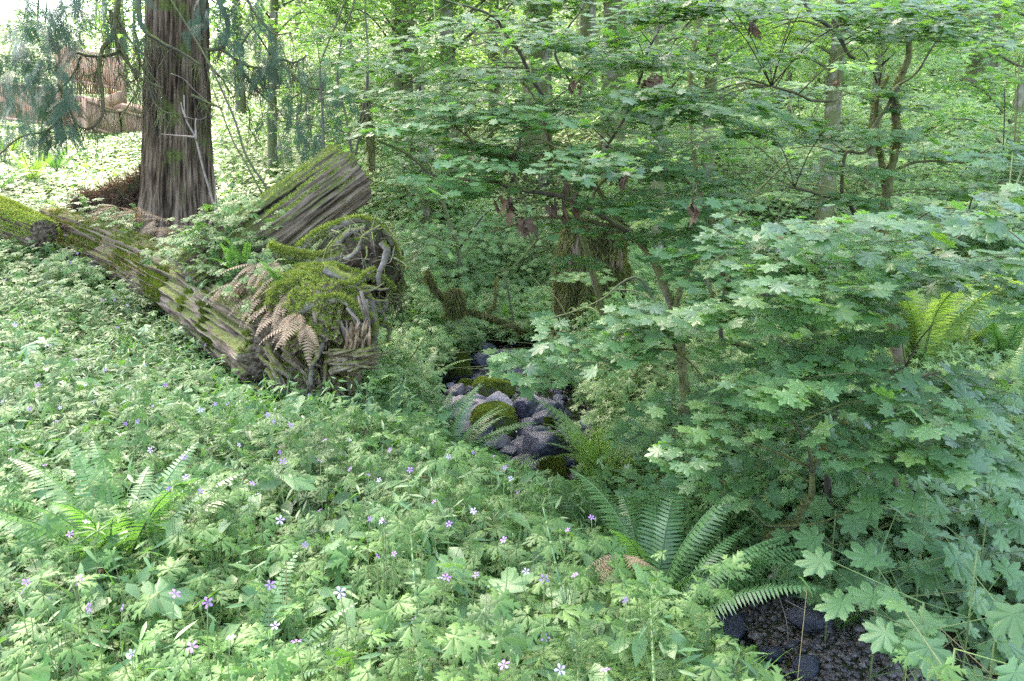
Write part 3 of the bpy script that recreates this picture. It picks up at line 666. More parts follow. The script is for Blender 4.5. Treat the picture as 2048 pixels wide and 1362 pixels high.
# ------------------------------------------------------------------ creek rocks
def rock_mesh(seed, rough=.22):
    g = np.random.default_rng(seed + 40); V, T = blob((0, 0, 0), (1.12, 1.12, 1.12), 5, .16, .9, seed, 2.4, .06)
    for q in range(10):                                                # knock flat faces into it
        n_ = g.normal(0, 1, 3); n_ /= np.linalg.norm(n_); e = V @ n_ - g.uniform(.62, .92); V = V - np.outer(np.clip(e, 0, 9) * .74, n_)
    V = V * (1 + .035 * fbm(V * 4, 3, seed)[:, None]); return V, T
RM = [rock_mesh(s) for s in range(12)]
def moss_cap(VT, amt, dens, ln):
    return tufts(VT[0], VT[1], dens, ln, .010, lambda p, n: ((n[:, 2] + .5 * fbm(p * 2, 3, 3)) > amt) * 1.0)
DRY = [mesh('boulder', v, M['rock_dry_sunlit'], True) for v in RM]; WET = [mesh('boulder', v, M['rock'], True) for v in RM]; MOS = [mesh('boulder', v, M['rock_moss'], True) for v in RM]
CAPS = [mesh('moss', moss_cap(v, .12, 9000, .05), M['moss'], False) for v in RM]
CAPS_D = [mesh('moss', moss_cap(v, .0, 9000, .05), M['moss_dark'], False) for v in RM]
BIGR = [ # px, py centre, d, half width px, height ratio, depth ratio, style, label
    (912, 745, 9.0, 32, .75, 1, 'm', 'rounded mossy boulder at the upper left of the creek bed, under the leaves'),
    (988, 790, 8.3, 38, .62, .9, 'm', 'broad boulder with a thick yellow green moss cap in mid creek'),
    (932, 775, 8.5, 14, .8, 1, 'm', 'small dark boulder with a moss patch beside the broad mossy boulder'),
    (918, 792, 8.3, 20, .6, 1, 'w', 'slanting flat stone left of the broad mossy boulder'),
    (992, 826, 7.6, 40, .62, .9, 'd', 'pale sunlit boulder with white streaks below the broad mossy boulder'),
    (990, 855, 7.1, 39, .72, 1, 'm', 'domed mossy boulder with dark sides behind the sword fern'),
    (1056, 828, 7.5, 25, .68, 1, 'w', 'blue grey angular boulder right of the pale streaked boulder'),
    (1058, 856, 7.1, 18, .55, 1, 'w', 'smooth blue grey stone below the angular boulder'),
    (1079, 872, 6.8, 17, .85, 1, 'w', 'dark blue upright boulder in the shade of the right bank'),
    (1096, 855, 7.0, 12, .9, 1, 'm', 'small round stone with a bright moss top by the right bank'),
    (1062, 868, 6.9, 24, .40, 1.2, 'w', 'long flat slab leaning towards the small mossy stone'),
    (1092, 912, 6.2, 40, .72, 1, 'w', 'large grey purple boulder above the low mossy boulder'),
    (1105, 945, 5.8, 31, .62, 1, 'm', 'low boulder fully covered in green moss at the right creek edge'),
    (1080, 962, 5.6, 14, .6, 1, 'w', 'little dark stone at the foot of the green moss boulder'),
    (1068, 765, 8.9, 22, .55, 1, 'm', 'small mossy stone under the hanging maple leaves'),
    (995, 893, 6.4, 36, .32, .8, 'w', 'long dark slab lying below the domed mossy boulder'),
    (1040, 893, 6.5, 22, .5, 1, 'w', 'grey green stone between the long slab and the purple boulder'),
    (1020, 905, 6.3, 16, .5, 1, 'w', 'low wet stone under the fern tip'),
    (1068, 735, 10., 22, .5, 1, 'm', 'far mossy stone where the creek narrows'),
    (905, 812, 8.0, 16, .6, 1, 'd', 'blue grey block at the left edge of the creek bed'),
    (938, 812, 8.0, 12, .7, 1, 'w', 'small square stone left of the pale streaked boulder'),
    (915, 838, 7.5, 17, .62, 1, 'd', 'pale sunlit stone on the left gravel bar'),
    (948, 838, 7.5, 14, .5, 1, 'd', 'pale flat stone touching the streaked boulder'),
    (965, 842, 7.3, 10, .6, 1, 'd', 'small light stone in front of the streaked boulder'),
    (928, 858, 7.1, 14, .5, 1, 'd', 'flat purple grey stone above the driftwood stick'),
    (915, 880, 6.7, 18, .5, 1, 'w', 'dark stone at the lower left of the gravel bar'),
    (1090, 1010, 5.0, 22, .5, 1, 'w', 'dark stone half hidden by herb leaves below the creek pool'),
    (1050, 930, 5.9, 20, .6, 1, 'w', 'shaded stone left of the purple boulder'),
    (1015, 960, 5.6, 20, .5, 1, 'w', 'shaded wet stone in front of the pool'),
    (1450, 1275, 3.15, 34, .42, 1.1, 'w', 'dark stone on the near gravel under the sword fern'),
    (1545, 1318, 3.0, 24, .5, 1, 'w', 'blue black stone in the near water'),
    (1612, 1335, 2.95, 34, .5, .8, 'w', 'dark angular stone at the bottom edge of the near creek'),
    (1790, 1358, 2.9, 30, .45, 1, 'w', 'low dark stone at the bottom right of the near creek'),
    (1470, 1240, 3.4, 22, .5, 1, 'w', 'purple stone under the bank by the fern tips'),
    (1690, 1352, 2.9, 20, .5, 1, 'w', 'small wet stone between the near angular stone and the bank'),
]
for n, (px, py, d, hw, hr, dr, st, lb) in enumerate(BIGR):
    c = hit(px, py + hw * hr * .55, .0, 2.0, 14); d = c[1]; r = hw / FOC * d * 1.08
    k = n % 12
    o = bpy.data.objects.new('boulder' if hw > 16 else 'stone', {'m': MOS, 'w': WET, 'd': DRY}[st][k]); COL.objects.link(o)
    zb = float(bed(c[1]))
    o.location = (c[0], c[1], zb + r * hr * .75); o.scale = (r * 1.05, r * dr * 1.05, r * hr * 1.35); o.rotation_euler = (rng.uniform(-.15, .15), rng.uniform(-.15, .15), rng.uniform(-.4, .4) + (pi if n % 2 else 0))
    tag(o, lb, 'boulder' if hw > 16 else 'stone', 'rocks of the creek bed')
    if st == 'm':
        m = bpy.data.objects.new('moss', (CAPS if n % 3 else CAPS_D)[k]); COL.objects.link(m); m.parent = o
# loose cobbles
cnt = 0
for q in range(2500):
    y = rng.choice([rng.uniform(2.5, 12.5), rng.uniform(5.5, 9.5), rng.uniform(5.5, 9.5)]); hwid = float(np.interp(y, CY, CW)); x = float(xc(y)) + rng.normal(0, .52) * hwid
    if y < 5: 
        if rng.random() < .72: continue
    if cnt >= 290: break
    r = float(np.clip(rng.lognormal(-2.85, .5), .025, .16))
    k = int(rng.integers(12)); dry = rng.random() < (.35 if (x < xc(y) and 6.6 < y < 9) else .12)
    o = bpy.data.objects.new('cobble', (DRY if dry else WET)[k]); COL.objects.link(o)
    o.location = (x, y, gz(x, y) + r * .25); o.scale = (r * rng.uniform(.8, 1.3), r, r * rng.uniform(.5, .8)); o.rotation_euler = (rng.uniform(-.4, .4), rng.uniform(-.4, .4), rng.uniform(0, 6.28))
    tag(o, 'pale dry fist sized cobble among the creek boulders' if dry else 'dark wet fist sized cobble among the creek boulders', 'cobble', 'pale loose cobbles' if dry else 'dark loose cobbles'); cnt += 1
# gravel
ico = blob((0, 0, 0), (1, 1, 1), 1, .35, 1.5, 3, 2.6)
n = 42000; y = 2.3 + 8.5 * rng.random(n) ** 1.3; x = xc(y) + rng.uniform(-1.15, 1.15, n) * np.interp(y, CY, CW); z = ground(x, y)
r = np.clip(rng.lognormal(-4.85, .6, n), .003, .035); Mx = frames(rnd_dir(n, .6), rnd_head(n), r); Mx = Mx * np.stack([np.ones(n), rng.uniform(.7, 1.4, n), rng.uniform(.5, .8, n)], 1)[:, None, :]
tag(obj('gravel', scatter(ico, Mx, np.stack([x, y, z + r * .1], 1)), M['gravel']), 'dark reddish gravel of the creek bed', 'gravel', kind='stuff')
# driftwood stick
dp = PP([(888, 888), (905, 872), (920, 857)], 6.7, 6.9)
tag(obj('driftwood_stick', tube(smooth_path(dp, 4), .022, .020, 9, .2, 3), M['pale_twig'], smooth=True), 'pale broken driftwood stick lying on the left creek gravel', 'stick')

# ------------------------------------------------------------------ ferns
def frond(L=.8, pairs=34, wd=.13, arch=.9, elev=1.1, kind='sword', twist=0.0, seed=0):
    r_ = np.random.default_rng(seed); n = 26; t = np.linspace(0, 1, n); el = elev - arch * t ** 1.3
    dx = np.cos(el) * L / n; dz = np.sin(el) * L / n; X_ = np.cumsum(dx); Z_ = np.cumsum(dz); Yb = twist * .12 * L * t ** 2
    C = np.stack([X_, Yb, Z_], 1); parts = [tube(C, .0045 * L / .8 + .001, .0012, 4)]
    V = []; T = []
    for q in range(pairs):
        u = .10 + .89 * q / (pairs - 1); i = u * (n - 1); k = int(min(i, n - 2)); f = i - k; c = C[k] * (1 - f) + C[k + 1] * f
        d = C[k + 1] - C[k]; d /= np.linalg.norm(d); s = np.cross([0, 0, 1.0], d); s /= np.linalg.norm(s) + 1e-9; nn = np.cross(d, s)
        prof = (min(1, (u - .02) / .28) ** .7) * (1 - u ** 2.6) ** .9 * .96 + .03
        for sg in (-1, 1):
            l = wd * prof * r_.uniform(.92, 1.08); pd = s * sg * .95 + d * .33 - nn * .18 * r_.uniform(.2, 1.6); pd /= np.linalg.norm(pd)
            if kind == 'sword':
                wv = L / pairs * .40; m = len(V)
                V += [c - d * wv * .7, c + d * wv, c + pd * l * .55 + d * wv * .75 - nn * l * .03, c + pd * l * .55 - d * wv * .65 - nn * l * .03, c + pd * l - nn * l * .14]
                T += [(m, m + 1, m + 2), (m, m + 2, m + 3), (m + 3, m + 2, m + 4)]
            else:
                e = 9; 
                for z in range(e):
                    w0 = (z + .3) / e; b = c + pd * l * w0 - nn * l * .12 * w0 ** 2; pl = l * .22 * (1 - w0 * .75)
                    for s2 in (-1, 1):
                        qd = d * s2 * .9 + pd * .45; m = len(V); V += [b - pd * pl * .28, b + pd * pl * .28, b + qd * pl]; T += [(m, m + 1, m + 2)]
                m = len(V); V += [c, c + d * .002, c + pd * l]; T += [(m, m + 1, m + 2)]
    parts.append((np.array(V), np.array(T))); return cat(parts)
FR = {}
def fronds(key, mat, n=5, **kw):
    FR[key] = [mesh('frond', frond(seed=s * 7 + 1, twist=rng.uniform(-1, 1), **{**kw, 'elev': kw.get('elev', 1.1) + rng.uniform(-.15, .15), 'arch': kw.get('arch', .9) + rng.uniform(-.2, .25)}), M[mat]) for s in range(n)]
fronds('sword', 'fern', L=.8, pairs=36, wd=.10, arch=1.0, elev=1.15)
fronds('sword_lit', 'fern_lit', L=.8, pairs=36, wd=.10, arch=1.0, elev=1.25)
fronds('lady', 'fern', kind='lady', L=.7, pairs=24, wd=.13, arch=.9, elev=1.1)
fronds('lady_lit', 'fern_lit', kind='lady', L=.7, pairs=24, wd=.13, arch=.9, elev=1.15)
fronds('dead', 'fern_dead', L=.36, pairs=15, wd=.055, arch=.75, elev=-.25)
fronds('dead_lady', 'fern_dead', kind='lady', L=.35, pairs=14, wd=.08, arch=.9, elev=.1)
def fern(key, base, n, scale, label, group=None, az=None, spread=.35, sc=(.75, 1.1), name='sword_fern', ext=None):
    t = thing(name, label, 'fern', base, 0, group)
    for k in range(n):
        o = bpy.data.objects.new('frond', FR[key][int(rng.integers(len(FR[key])))]); COL.objects.link(o); o.parent = t
        a = (2 * pi * k / n + rng.normal(0, .25)) if az is None else az + rng.uniform(-1, 1) * spread
        s = scale * rng.uniform(*sc); o.scale = (s, s, s); o.rotation_euler = (rng.normal(0, .15), rng.normal(0, .12), a)
    return t
def fern_at(key, px, d, n, scale, label, dz=0, **kw):
    return fern(key, base_at(px, d, dz), n, scale, label, **kw)
fern_at('sword', 190, 2.75, 15, .95, 'large sword fern with arching fronds among the herbs in the lower left', dz=.12, sc=(.8, 1.0))
fern_at('sword', 410, 2.15, 7, .8, 'grey green half hidden sword fern below the large left fern', az=.3, spread=1.3)
fern_at('sword', 850, 5.9, 7, .9, 'upright pair of sword fern fronds on the bank left of the creek gravel', az=1.6, spread=1.1)
fern_at('sword', 880, 5.3, 8, 1.05, 'sword fern leaning right over the domed mossy boulder', az=.45, spread=.5)
fern_at('lady', 985, 5.0, 5, .75, 'low lady fern reaching over the creek edge below the boulders', az=.1, spread=.8, name='lady_fern')
fern_at('sword', 740, 5.5, 9, .9, 'sword fern lying low beside the root of the fallen log', az=2.4, spread=1.3)
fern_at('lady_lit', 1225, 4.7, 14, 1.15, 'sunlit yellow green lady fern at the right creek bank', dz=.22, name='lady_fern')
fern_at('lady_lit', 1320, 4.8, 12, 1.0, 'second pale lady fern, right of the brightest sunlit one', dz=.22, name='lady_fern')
fern_at('sword', 1185, 5.7, 8, .6, 'dark shaded sword fern overhanging the creek below the maple leaves', az=3.5, spread=1.0)
fern_at('sword', 1330, 3.15, 15, 1.05, 'big sword fern with fresh blue green fronds above the near gravel', dz=.22)
fern_at('sword', 1360, 2.85, 7, .95, 'sword fern with long fronds pointing right over the near gravel', az=.2, spread=.6, dz=.2)
fern_at('sword', 1190, 3.7, 9, .85, 'small sword fern tucked in the herbs left of the big sword fern', az=2.6, spread=1.0)
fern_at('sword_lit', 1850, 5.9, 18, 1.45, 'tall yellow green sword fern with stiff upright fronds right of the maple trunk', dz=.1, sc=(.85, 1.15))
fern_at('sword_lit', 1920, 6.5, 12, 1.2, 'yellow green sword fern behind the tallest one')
fern_at('sword', 2010, 6.3, 13, 1.15, 'bright edged sword fern by the right edge of the photo')
fern_at('sword', 2040, 5.0, 8, .9, 'dark green sword fern above the leaf litter at the right edge')
fern_at('sword', 1560, 4.6, 8, .8, 'dark sword fern behind the leaning maple stem')
fern_at('lady', 1470, 5.2, 9, .9, 'lady fern in the shade under the near maple', name='lady_fern')
fern_at('lady', 1730, 3.4, 8, .6, 'small lady fern under the pale broad leaves', name='lady_fern')
fern_at('lady_lit', 1400, 4.3, 6, .6, 'small yellowish lady fern below the mossy maple trunk', name='lady_fern')
for k, (px, d) in enumerate([(1010, 10.2), (960, 10.0), (1050, 11.5), (930, 11.2), (1130, 9.4), (1200, 9.0), (1260, 8.2), (880, 10.5), (830, 8.7), (780, 9.4), (1340, 7.2), (1120, 7.9),
                              (1420, 8.2), (1600, 8.0), (1700, 7.4), (1980, 8.0), (820, 7.2), (1190, 7.0), (1640, 6.4), (1500, 6.8)]):
    fern_at('lady' if k % 2 else 'sword', px, d, 9, .95, 'green fern in the undergrowth of the far creek banks', group='ferns of the far banks', name='lady_fern' if k % 2 else 'sword_fern')
for k, (px, d) in enumerate([(30, 12.5), (95, 13.5), (150, 15), (60, 16), (10, 14.5)]):
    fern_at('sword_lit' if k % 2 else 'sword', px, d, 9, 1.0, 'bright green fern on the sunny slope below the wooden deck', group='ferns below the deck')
# brown licorice ferns hanging off the log
HANG = [(520, 555, 6.35), (545, 560, 6.3), (500, 575, 6.4), (560, 590, 6.1), (530, 600, 6.2), (585, 600, 5.9), (600, 640, 5.6), (575, 560, 6.2), (490, 545, 6.6), (610, 660, 5.5), (560, 620, 6.0), (470, 560, 6.7), (548, 535, 6.4), (515, 540, 6.4), (540, 600, 6.15), (570, 640, 5.8), (590, 575, 6.0), (485, 570, 6.55), (555, 575, 6.2)]
for k, (px, py, d) in enumerate(HANG):
    p = P(px, py - 14, d - .12)
    fern('dead' if k not in (3, 8, 11) else 'sword', p, 6, .95 if k not in (3, 8, 11) else .4, 'tan withered licorice fern hanging from the side of the fallen log' if k not in (3, 8, 11) else 'still green licorice fern hanging from the side of the fallen log',
         'withered ferns on the fallen log' if k not in (3, 8, 11) else 'green ferns on the fallen log', az=-1.9, spread=.9, name='licorice_fern', sc=(.7, 1.15))
for k, (px, py, d) in enumerate([(270, 425, 9.2), (235, 415, 9.4), (310, 440, 8.9), (200, 430, 9.5), (345, 455, 8.6), (160, 440, 9.6)]):
    fern('dead_lady', P(px, py, d), 7, 1.25, 'pale dry fern tuft on top of the fallen log', 'dry fern tufts on the log top', name='licorice_fern', sc=(.7, 1.2))
# curled brown frond cluster in the front
hp = hit(1245, 1110, .45)
fern('dead_lady', hp, 7, .5, 'curled brown dead frond beside the big sword fern', az=-1.5, spread=1.6, name='dead_frond')

# ------------------------------------------------------------------ ground cover
def in_log(x, y):
    """true under the fallen logs"""
    q = ax[::6]; d = np.min(np.hypot(x[:, None] - q[None, :, 0], y[:, None] - q[None, :, 1]), 1)
    q2 = ax2[::8]; d2 = np.min(np.hypot(x[:, None] - q2[None, :, 0], y[:, None] - q2[None, :, 1]), 1)
    return (d < .38) | ((d2 < .3) & (y < 8.4))
def wedge(n, y0, y1, xa=-.70, xb=.70, pw=1.0, m=.35):
    y = (y0 ** (pw + 1) + rng.random(n) * (y1 ** (pw + 1) - y0 ** (pw + 1))) ** (1 / (pw + 1))
    return rng.uniform(xa, xb, n) * y + rng.uniform(-m, m, n), y
def plants(x, y, tpl, size, hgt, per=6, spread=.11, tilt=.32, stems=True, stem_r=.0014, bias=.25, hvar=.5, hi=None, hum=.30):
    """stalked leaves over ground points (x, y)"""
    n = len(x); z = ground(x, y); H = hgt * (1 + hum * 1.3 * fbm(np.stack([x * 2.2, y * 2.2, 0 * x], -1), 3, 17)) * rng.uniform(1 - hvar, 1.15, n)
    X_ = np.repeat(x, per); Y_ = np.repeat(y, per); Z_ = np.repeat(z, per); m = n * per; a = rng.uniform(0, 2 * pi, m); r = spread * np.sqrt(rng.random(m))
    hz = np.repeat(H, per) * rng.uniform(.55, 1.08, m)
    hd = np.stack([np.cos(a), np.sin(a), np.full(m, -.1)], 1); pos = np.stack([X_ + r * hd[:, 0], Y_ + r * hd[:, 1], Z_ + hz], 1)
    ok = ~keep_open(*to_px(pos), 0); pos = pos[ok]; hd = hd[ok]; X_ = X_[ok]; Y_ = Y_[ok]; Z_ = Z_[ok]; m = len(pos)
    nr = rnd_dir(m, tilt); nr[:, 1] -= bias; nr[:, :2] += hd[:, :2] * .22
    L = scatter(tpl, frames(nr, hd, size * rng.uniform(.65, 1.25, m)), pos)
    S = None
    if stems:
        k = rng.random(m) < .7; S = ribbon(np.stack([X_, Y_, Z_], 1)[k], pos[k], stem_r)
    return L, S
def left_ok(x, y, lo=.05):
    s = xc(y) - x; return (s > np.interp(y, CY, CW) + lo) & ~in_log(x, y)
HERB_LO3 = pinnatifid(3, 2, 80); LVs = []; STs = []
x, y = wedge(3300, .95, 2.7, m=.3); k = left_ok(x, y, -.02) & (x < 1.25); L, S = plants(x[k], y[k], HERB_HI, .088, .27, 6, .13, .42, bias=.34, hvar=.65, hum=.55); LVs.append(L); STs.append(S)
x, y = wedge(8200, 2.6, 6.2); k = left_ok(x, y, -.1) | ((y > 3.7) & (y < 5.2) & (x < xc(y) + .5) & (rng.random(len(y)) < .8)); L, S = plants(x[k], y[k], HERB_LO, .082, .28, 6, .12, .45, bias=.30, hvar=.65, hum=.6); LVs.append(L); STs.append(S)
x, y = wedge(17000, 6.0, 11.5, -.95, .1); k = left_ok(x, y, -.1) & (x < 0); L, S = plants(x[k], y[k], HERB_LO3, .080, .34, 5, .13, .45, bias=.28, hvar=.6, hum=.6); LVs.append(L); STs.append(S)
q_ = ax[rng.integers(12, len(ax), 900)]; x = q_[:, 0] + rng.uniform(-.75, .15, 900); y = q_[:, 1] - rng.uniform(.42, 1.0, 900); k = left_ok(x, y) & (x < P(300, 600, 8.3)[0]); L, S = plants(x[k], y[k], HERB_LO, .085, .46, 6, .13, .45, bias=.3, hvar=.6); LVs.append(L); STs.append(S)
x, y = wedge(700, 1.1, 4.5, m=.3); k = left_ok(x, y, 0) & (x < 1.1); L, S = plants(x[k], y[k], HERB_HI, .075, .55, 6, .10, .5, bias=.3, hvar=.5); LVs.append(L); STs.append(S)
tag(obj('ground_herbs', cat(LVs), M['herb']), 'dense carpet of deeply cut light green herb leaves covering the left bank and foreground', 'herbs', kind='stuff')
tag(obj('herb_stalks', cat(STs), M['herb_stem']), 'thin stalks of the leafy ground carpet', 'stalks', kind='stuff')
# herbs growing on the logs
pts = np.vstack([LV[rng.choice(len(LV), 5200)]]); up_ = pts[:, 2] > np.interp(pts[:, 0], np.sort(ax[:, 0]), ax[np.argsort(ax[:, 0]), 2]) + .20
pts = pts[up_]; pts = pts[fbm(pts * 1.4, 2, 2) > .0][:300]
n = len(pts); pos = pts + np.stack([rng.normal(0, .08, n), rng.normal(0, .08, n), rng.uniform(.03, .28, n)], 1)
tag(obj('log_herbs', cat([scatter(HERB_LO, frames(rnd_dir(n, .4) - [0, .3, 0], rnd_head(n), rng.uniform(.06, .10, n)), pos), ribbon(pts, pos, .0015)]), M['herb']), 'small herbs rooted along the top of the fallen log', 'herbs', kind='stuff')
pts = UV_[rng.choice(len(UV_) // 2, 2600)]; pts = pts[(pts[:, 0] < P(500, 500, 7.9)[0]) | ((pts[:, 0] < P(575, 500, 7.8)[0]) & (pts[:, 2] < P(575, 440, 7.8)[2]))][:700]; n = len(pts)
pos = pts + np.stack([rng.normal(0, .12, n), rng.normal(-.05, .12, n), rng.uniform(.0, .25, n)], 1)
tag(obj('trunk_herbs', scatter(HERB_LO, frames(rnd_dir(n, .4) - [0, .35, 0], rnd_head(n), rng.uniform(.06, .105, n)), pos), M['herb']), 'fine green herbs covering the lower part of the slanting broken trunk', 'herbs', kind='stuff')

# broad ovate weeds and seedlings mixed into the herbs
x, y = wedge(900, 1.1, 5.5, m=.3); k = left_ok(x, y, .0) & (x < 1.2); L1, S1 = plants(x[k], y[k], OVATE, .12, .36, 6, .06, .5, True, .002)
x, y = wedge(2200, 1.1, 6.5, m=.3); k = left_ok(x, y, .0) & (x < 1.2); L2, S2 = plants(x[k], y[k], OVATE * 1 if False else ovate(.02, .16, .1),   .075, .44, 9, .035, .7, True, .0014)
tag(obj('broad_weeds', cat([L1, L2]), M['broad']), 'smooth oval and narrow weed leaves between the cut herb leaves', 'weeds', kind='stuff')
x, y = wedge(900, 1.2, 7.0, m=.3); k = left_ok(x, y, .0); x = x[k]; y = y[k]; n = len(x); z = ground(x, y)
A0 = np.stack([x, y, z + .02], 1); B0 = A0 + np.stack([rng.normal(0, .14, n), rng.normal(0, .12, n), rng.uniform(.05, .42, n)], 1)
LB = scatter((OVATE[0] * [.6, 1, 3], OVATE[1]), frames(rnd_dir(n, .9), rnd_head(n), rng.uniform(.03, .07, n)), A0 + (B0 - A0) * rng.uniform(.4, 1, (n, 1)))
tag(obj('dead_stems', cat([ribbon(A0, B0, .0016), LB]), M['root_litter']), 'dry brown stems and shrivelled leaves among the herbs', 'dead stems', kind='stuff')
# grasses
def grass(n, x, y, z, L=.35, wd=.005):
    V = []; a = rng.uniform(0, 2 * pi, n); ln = L * rng.uniform(.5, 1.2, n); be = rng.uniform(.25, 1.1, n); o = np.stack([np.cos(a), np.sin(a), 0 * a], 1); s = np.stack([-np.sin(a), np.cos(a), 0 * a], 1)
    b = np.stack([x, y, z], 1); seg = 6; pts_ = []
    for q in range(seg + 1):
        t = q / seg; out_ = (ln * be * t ** 1.8 * .8)[:, None] * o; up = (ln * (t - .45 * be * t ** 2.4))[:, None] * np.array([[0, 0, 1.0]]); c = b + out_ + up
        wq = wd * (1 - t ** 2) * rng.uniform(.9, 1.1); pts_ += [c - s * wq, c + s * wq]
    V = np.stack(pts_, 1); T = []
    for q in range(seg): m = 2 * q; T += [(m, m + 1, m + 3), (m, m + 3, m + 2)]
    return V.reshape(-1, 3), (np.array(T)[None] + (np.arange(n) * (2 * seg + 2))[:, None, None]).reshape(-1, 3)
x, y = wedge(7000, 1.0, 6.0, m=.3); k = left_ok(x, y, -.05) & (fbm(np.stack([x * 1.3, y * 1.3, 0 * x], -1), 2, 44) > -.12); k2 = ~keep_open(*to_px(np.stack([x, y, ground(x, y) + .15], 1)), 0); x = x[k & k2]; y = y[k & k2]
G1 = grass(len(x), x, y, ground(x, y), .42, .003)
tag(obj('grass_blades', G1, M['grass']), 'thin grass blades scattered through the herb carpet', 'grass', kind='stuff')
def clump(px, py, d, n, L, label, wd=.006, r=.10):
    b = base_at(px, d); x_ = rng.normal(0, r, n); y_ = rng.normal(0, r, n)
    z_ = ground(b[0] + x_, b[1] + y_) - b[2]; o = obj('grass_tuft', grass(n, x_, y_, z_, L, wd), M['grass']); o.location = b; return tag(o, label, 'grass tuft')
clump(495, 790, 5.3, 90, .55, 'bright arching grass tuft at the dark hollow under the fallen log', .006, .22)
clump(590, 790, 5.2, 50, .50, 'narrow bright grass tuft just left of the log\'s lower root', .006, .12)
clump(1400, 1300, 2.45, 90, .42, 'long pale grass tuft hanging over the near gravel', .004, .16)
clump(1300, 1300, 2.2, 120, .36, 'fine pale grass tuft at the bottom edge near the creek', .0028, .18)
clump(1285, 1000, 3.5, 10, .55, 'few broad upright grass blades beside the big sword fern', .009, .08)
clump(190, 1020, 2.4, 8, .5, 'two or three wide grass blades standing in the large left fern', .010, .04)
clump(1120, 1200, 2.3, 60, .34, 'feathery light grass tuft in the centre foreground', .0026, .16)
clump(60, 1250, 1.8, 40, .34, 'grass tuft among the herbs in the bottom left corner', .004, .14)
# dead stalk with whorls (bedstraw) crossing the left fern
def whorl_stem(a, b, n, L, name, label, cat_, mat='herb', r=.003, down=-.2, num=7, wd=.12):
    a = np.array(a); b = np.array(b); t = thing(name, label, cat_, a); pa = smooth_path([a, (a + b) / 2 + np.array([.02, 0, .01]), b], 5)
    obj('stem', local(tube(pa, r, r * .45, 8), a), M[mat], t, True)
    Vs = []; tp = ovate(.02, wd, .15)
    for q in range(n):
        c = a + (b - a) * (q + 1) / (n + .2); ang = np.arange(num) * 2 * pi / num + rng.random(); hd = np.stack([np.cos(ang), np.sin(ang), np.full(num, .25)], 1)
        Vs.append(scatter(tp, frames(np.stack([-.25 * hd[:, 0], -.25 * hd[:, 1], np.ones(num)], 1), hd, L * (1 - .5 * q / n) * rng.uniform(.8, 1.1, num)), np.repeat(c[None], num, 0)))
    obj('whorl', local(cat(Vs), a), M[mat], t); return t
whorl_stem(P(150, 1090, 2.2), P(288, 1005, 2.35), 3, .07, 'bedstraw', 'leaning bedstraw stem with starry whorls in front of the large left fern', 'weed')
whorl_stem(hit(1020, 1190, .1), hit(1030, 1120, .35), 4, .05, 'bedstraw', 'star leaved bedstraw rising from the herbs in the centre foreground', 'weed')
# horsetails
for k, (pa, pb, d, lb) in enumerate([((1172, 1362), (1085, 1010), 1.75, 'tall horsetail with ringed green stem right of the centre foreground'), ((846, 1362), (822, 1070), 1.65, 'straight horsetail in the lower middle foreground'),
                                     ((1310, 1362), (1300, 1190), 1.7, 'thin short horsetail by the bottom grass tuft'), ((1155, 1362), (1160, 1270), 1.6, 'short horsetail stub beside the tallest one')]):
    a = P(pa[0], pa[1] + 40, d); b = P(pb[0], pb[1], d + .35); t = thing('horsetail', lb, 'horsetail', a)
    n = 9; C = [a + (b - a) * q / n for q in range(n + 1)]
    st = cat([tube([C[q], C[q + 1]], .0052 * (1 - .6 * q / n), .0050 * (1 - .6 * q / n), 8) for q in range(n)]); obj('stem', local(st, a), M['fern'], t, True)
    obj('sheath', local(cat([tube([C[q], C[q] + (b - a) / np.linalg.norm(b - a) * .008], .0066 * (1 - .6 * q / n), .0062 * (1 - .6 * q / n), 8) for q in range(1, n)]), a), M['fern_lit'], t, True)
    A_ = []; B_ = []
    for q in range(1, n + 1):
        for z in range(14):
            an = rng.uniform(0, 6.28); L = .10 * (1.1 - .7 * q / n); A_.append(C[q]); B_.append(C[q] + np.array([cos(an) * L, sin(an) * L, L * .35]))
    obj('whorl', local(ribbon(np.array(A_), np.array(B_), .0007), a), M['herb'], t)

# ------------------------------------------------------------------ wild geranium flowers
def flower_mesh():
    V = []; T = []
    for k in range(5):
        a = 2 * pi * k / 5; c, s = cos(a), sin(a); m = len(V)
        for (x_, y_, z_) in ((0, .10, 0), (-.16, .45, .10), (.16, .45, .10), (-.24, .78, .10), (.24, .78, .10), (-.10, 1.0, .04), (.10, 1.0, .04), (0, .93, .06)):
            V.append((c * x_ - s * y_, s * x_ + c * y_, z_))
        T += [(m, m + 2, m + 1), (m + 1, m + 2, m + 4), (m + 1, m + 4, m + 3), (m + 3, m + 7, m + 5), (m + 4, m + 6, m + 7), (m + 3, m + 4, m + 7)]
    return np.array(V), np.array(T)
FL = mesh('flower', flower_mesh(), M['petal']); FLP = mesh('flower', flower_mesh(), M['petal_pale'])
STM = mesh('stem', tube(smooth_path([(0, 0, -.22), (.012, .004, -.1), (0, 0, 0)], 3), .0016, .001, 5), M['herb_stem'])
BUD = mesh('bud', cat([tube(smooth_path([(0, 0, -.07), (.02, .01, -.04), (.03, .012, 0)], 3), .001, .0008, 4), blob((.03, .012, .006), (.003, .003, .009), 1, 0, 1, 0)]), M['herb_stem'])
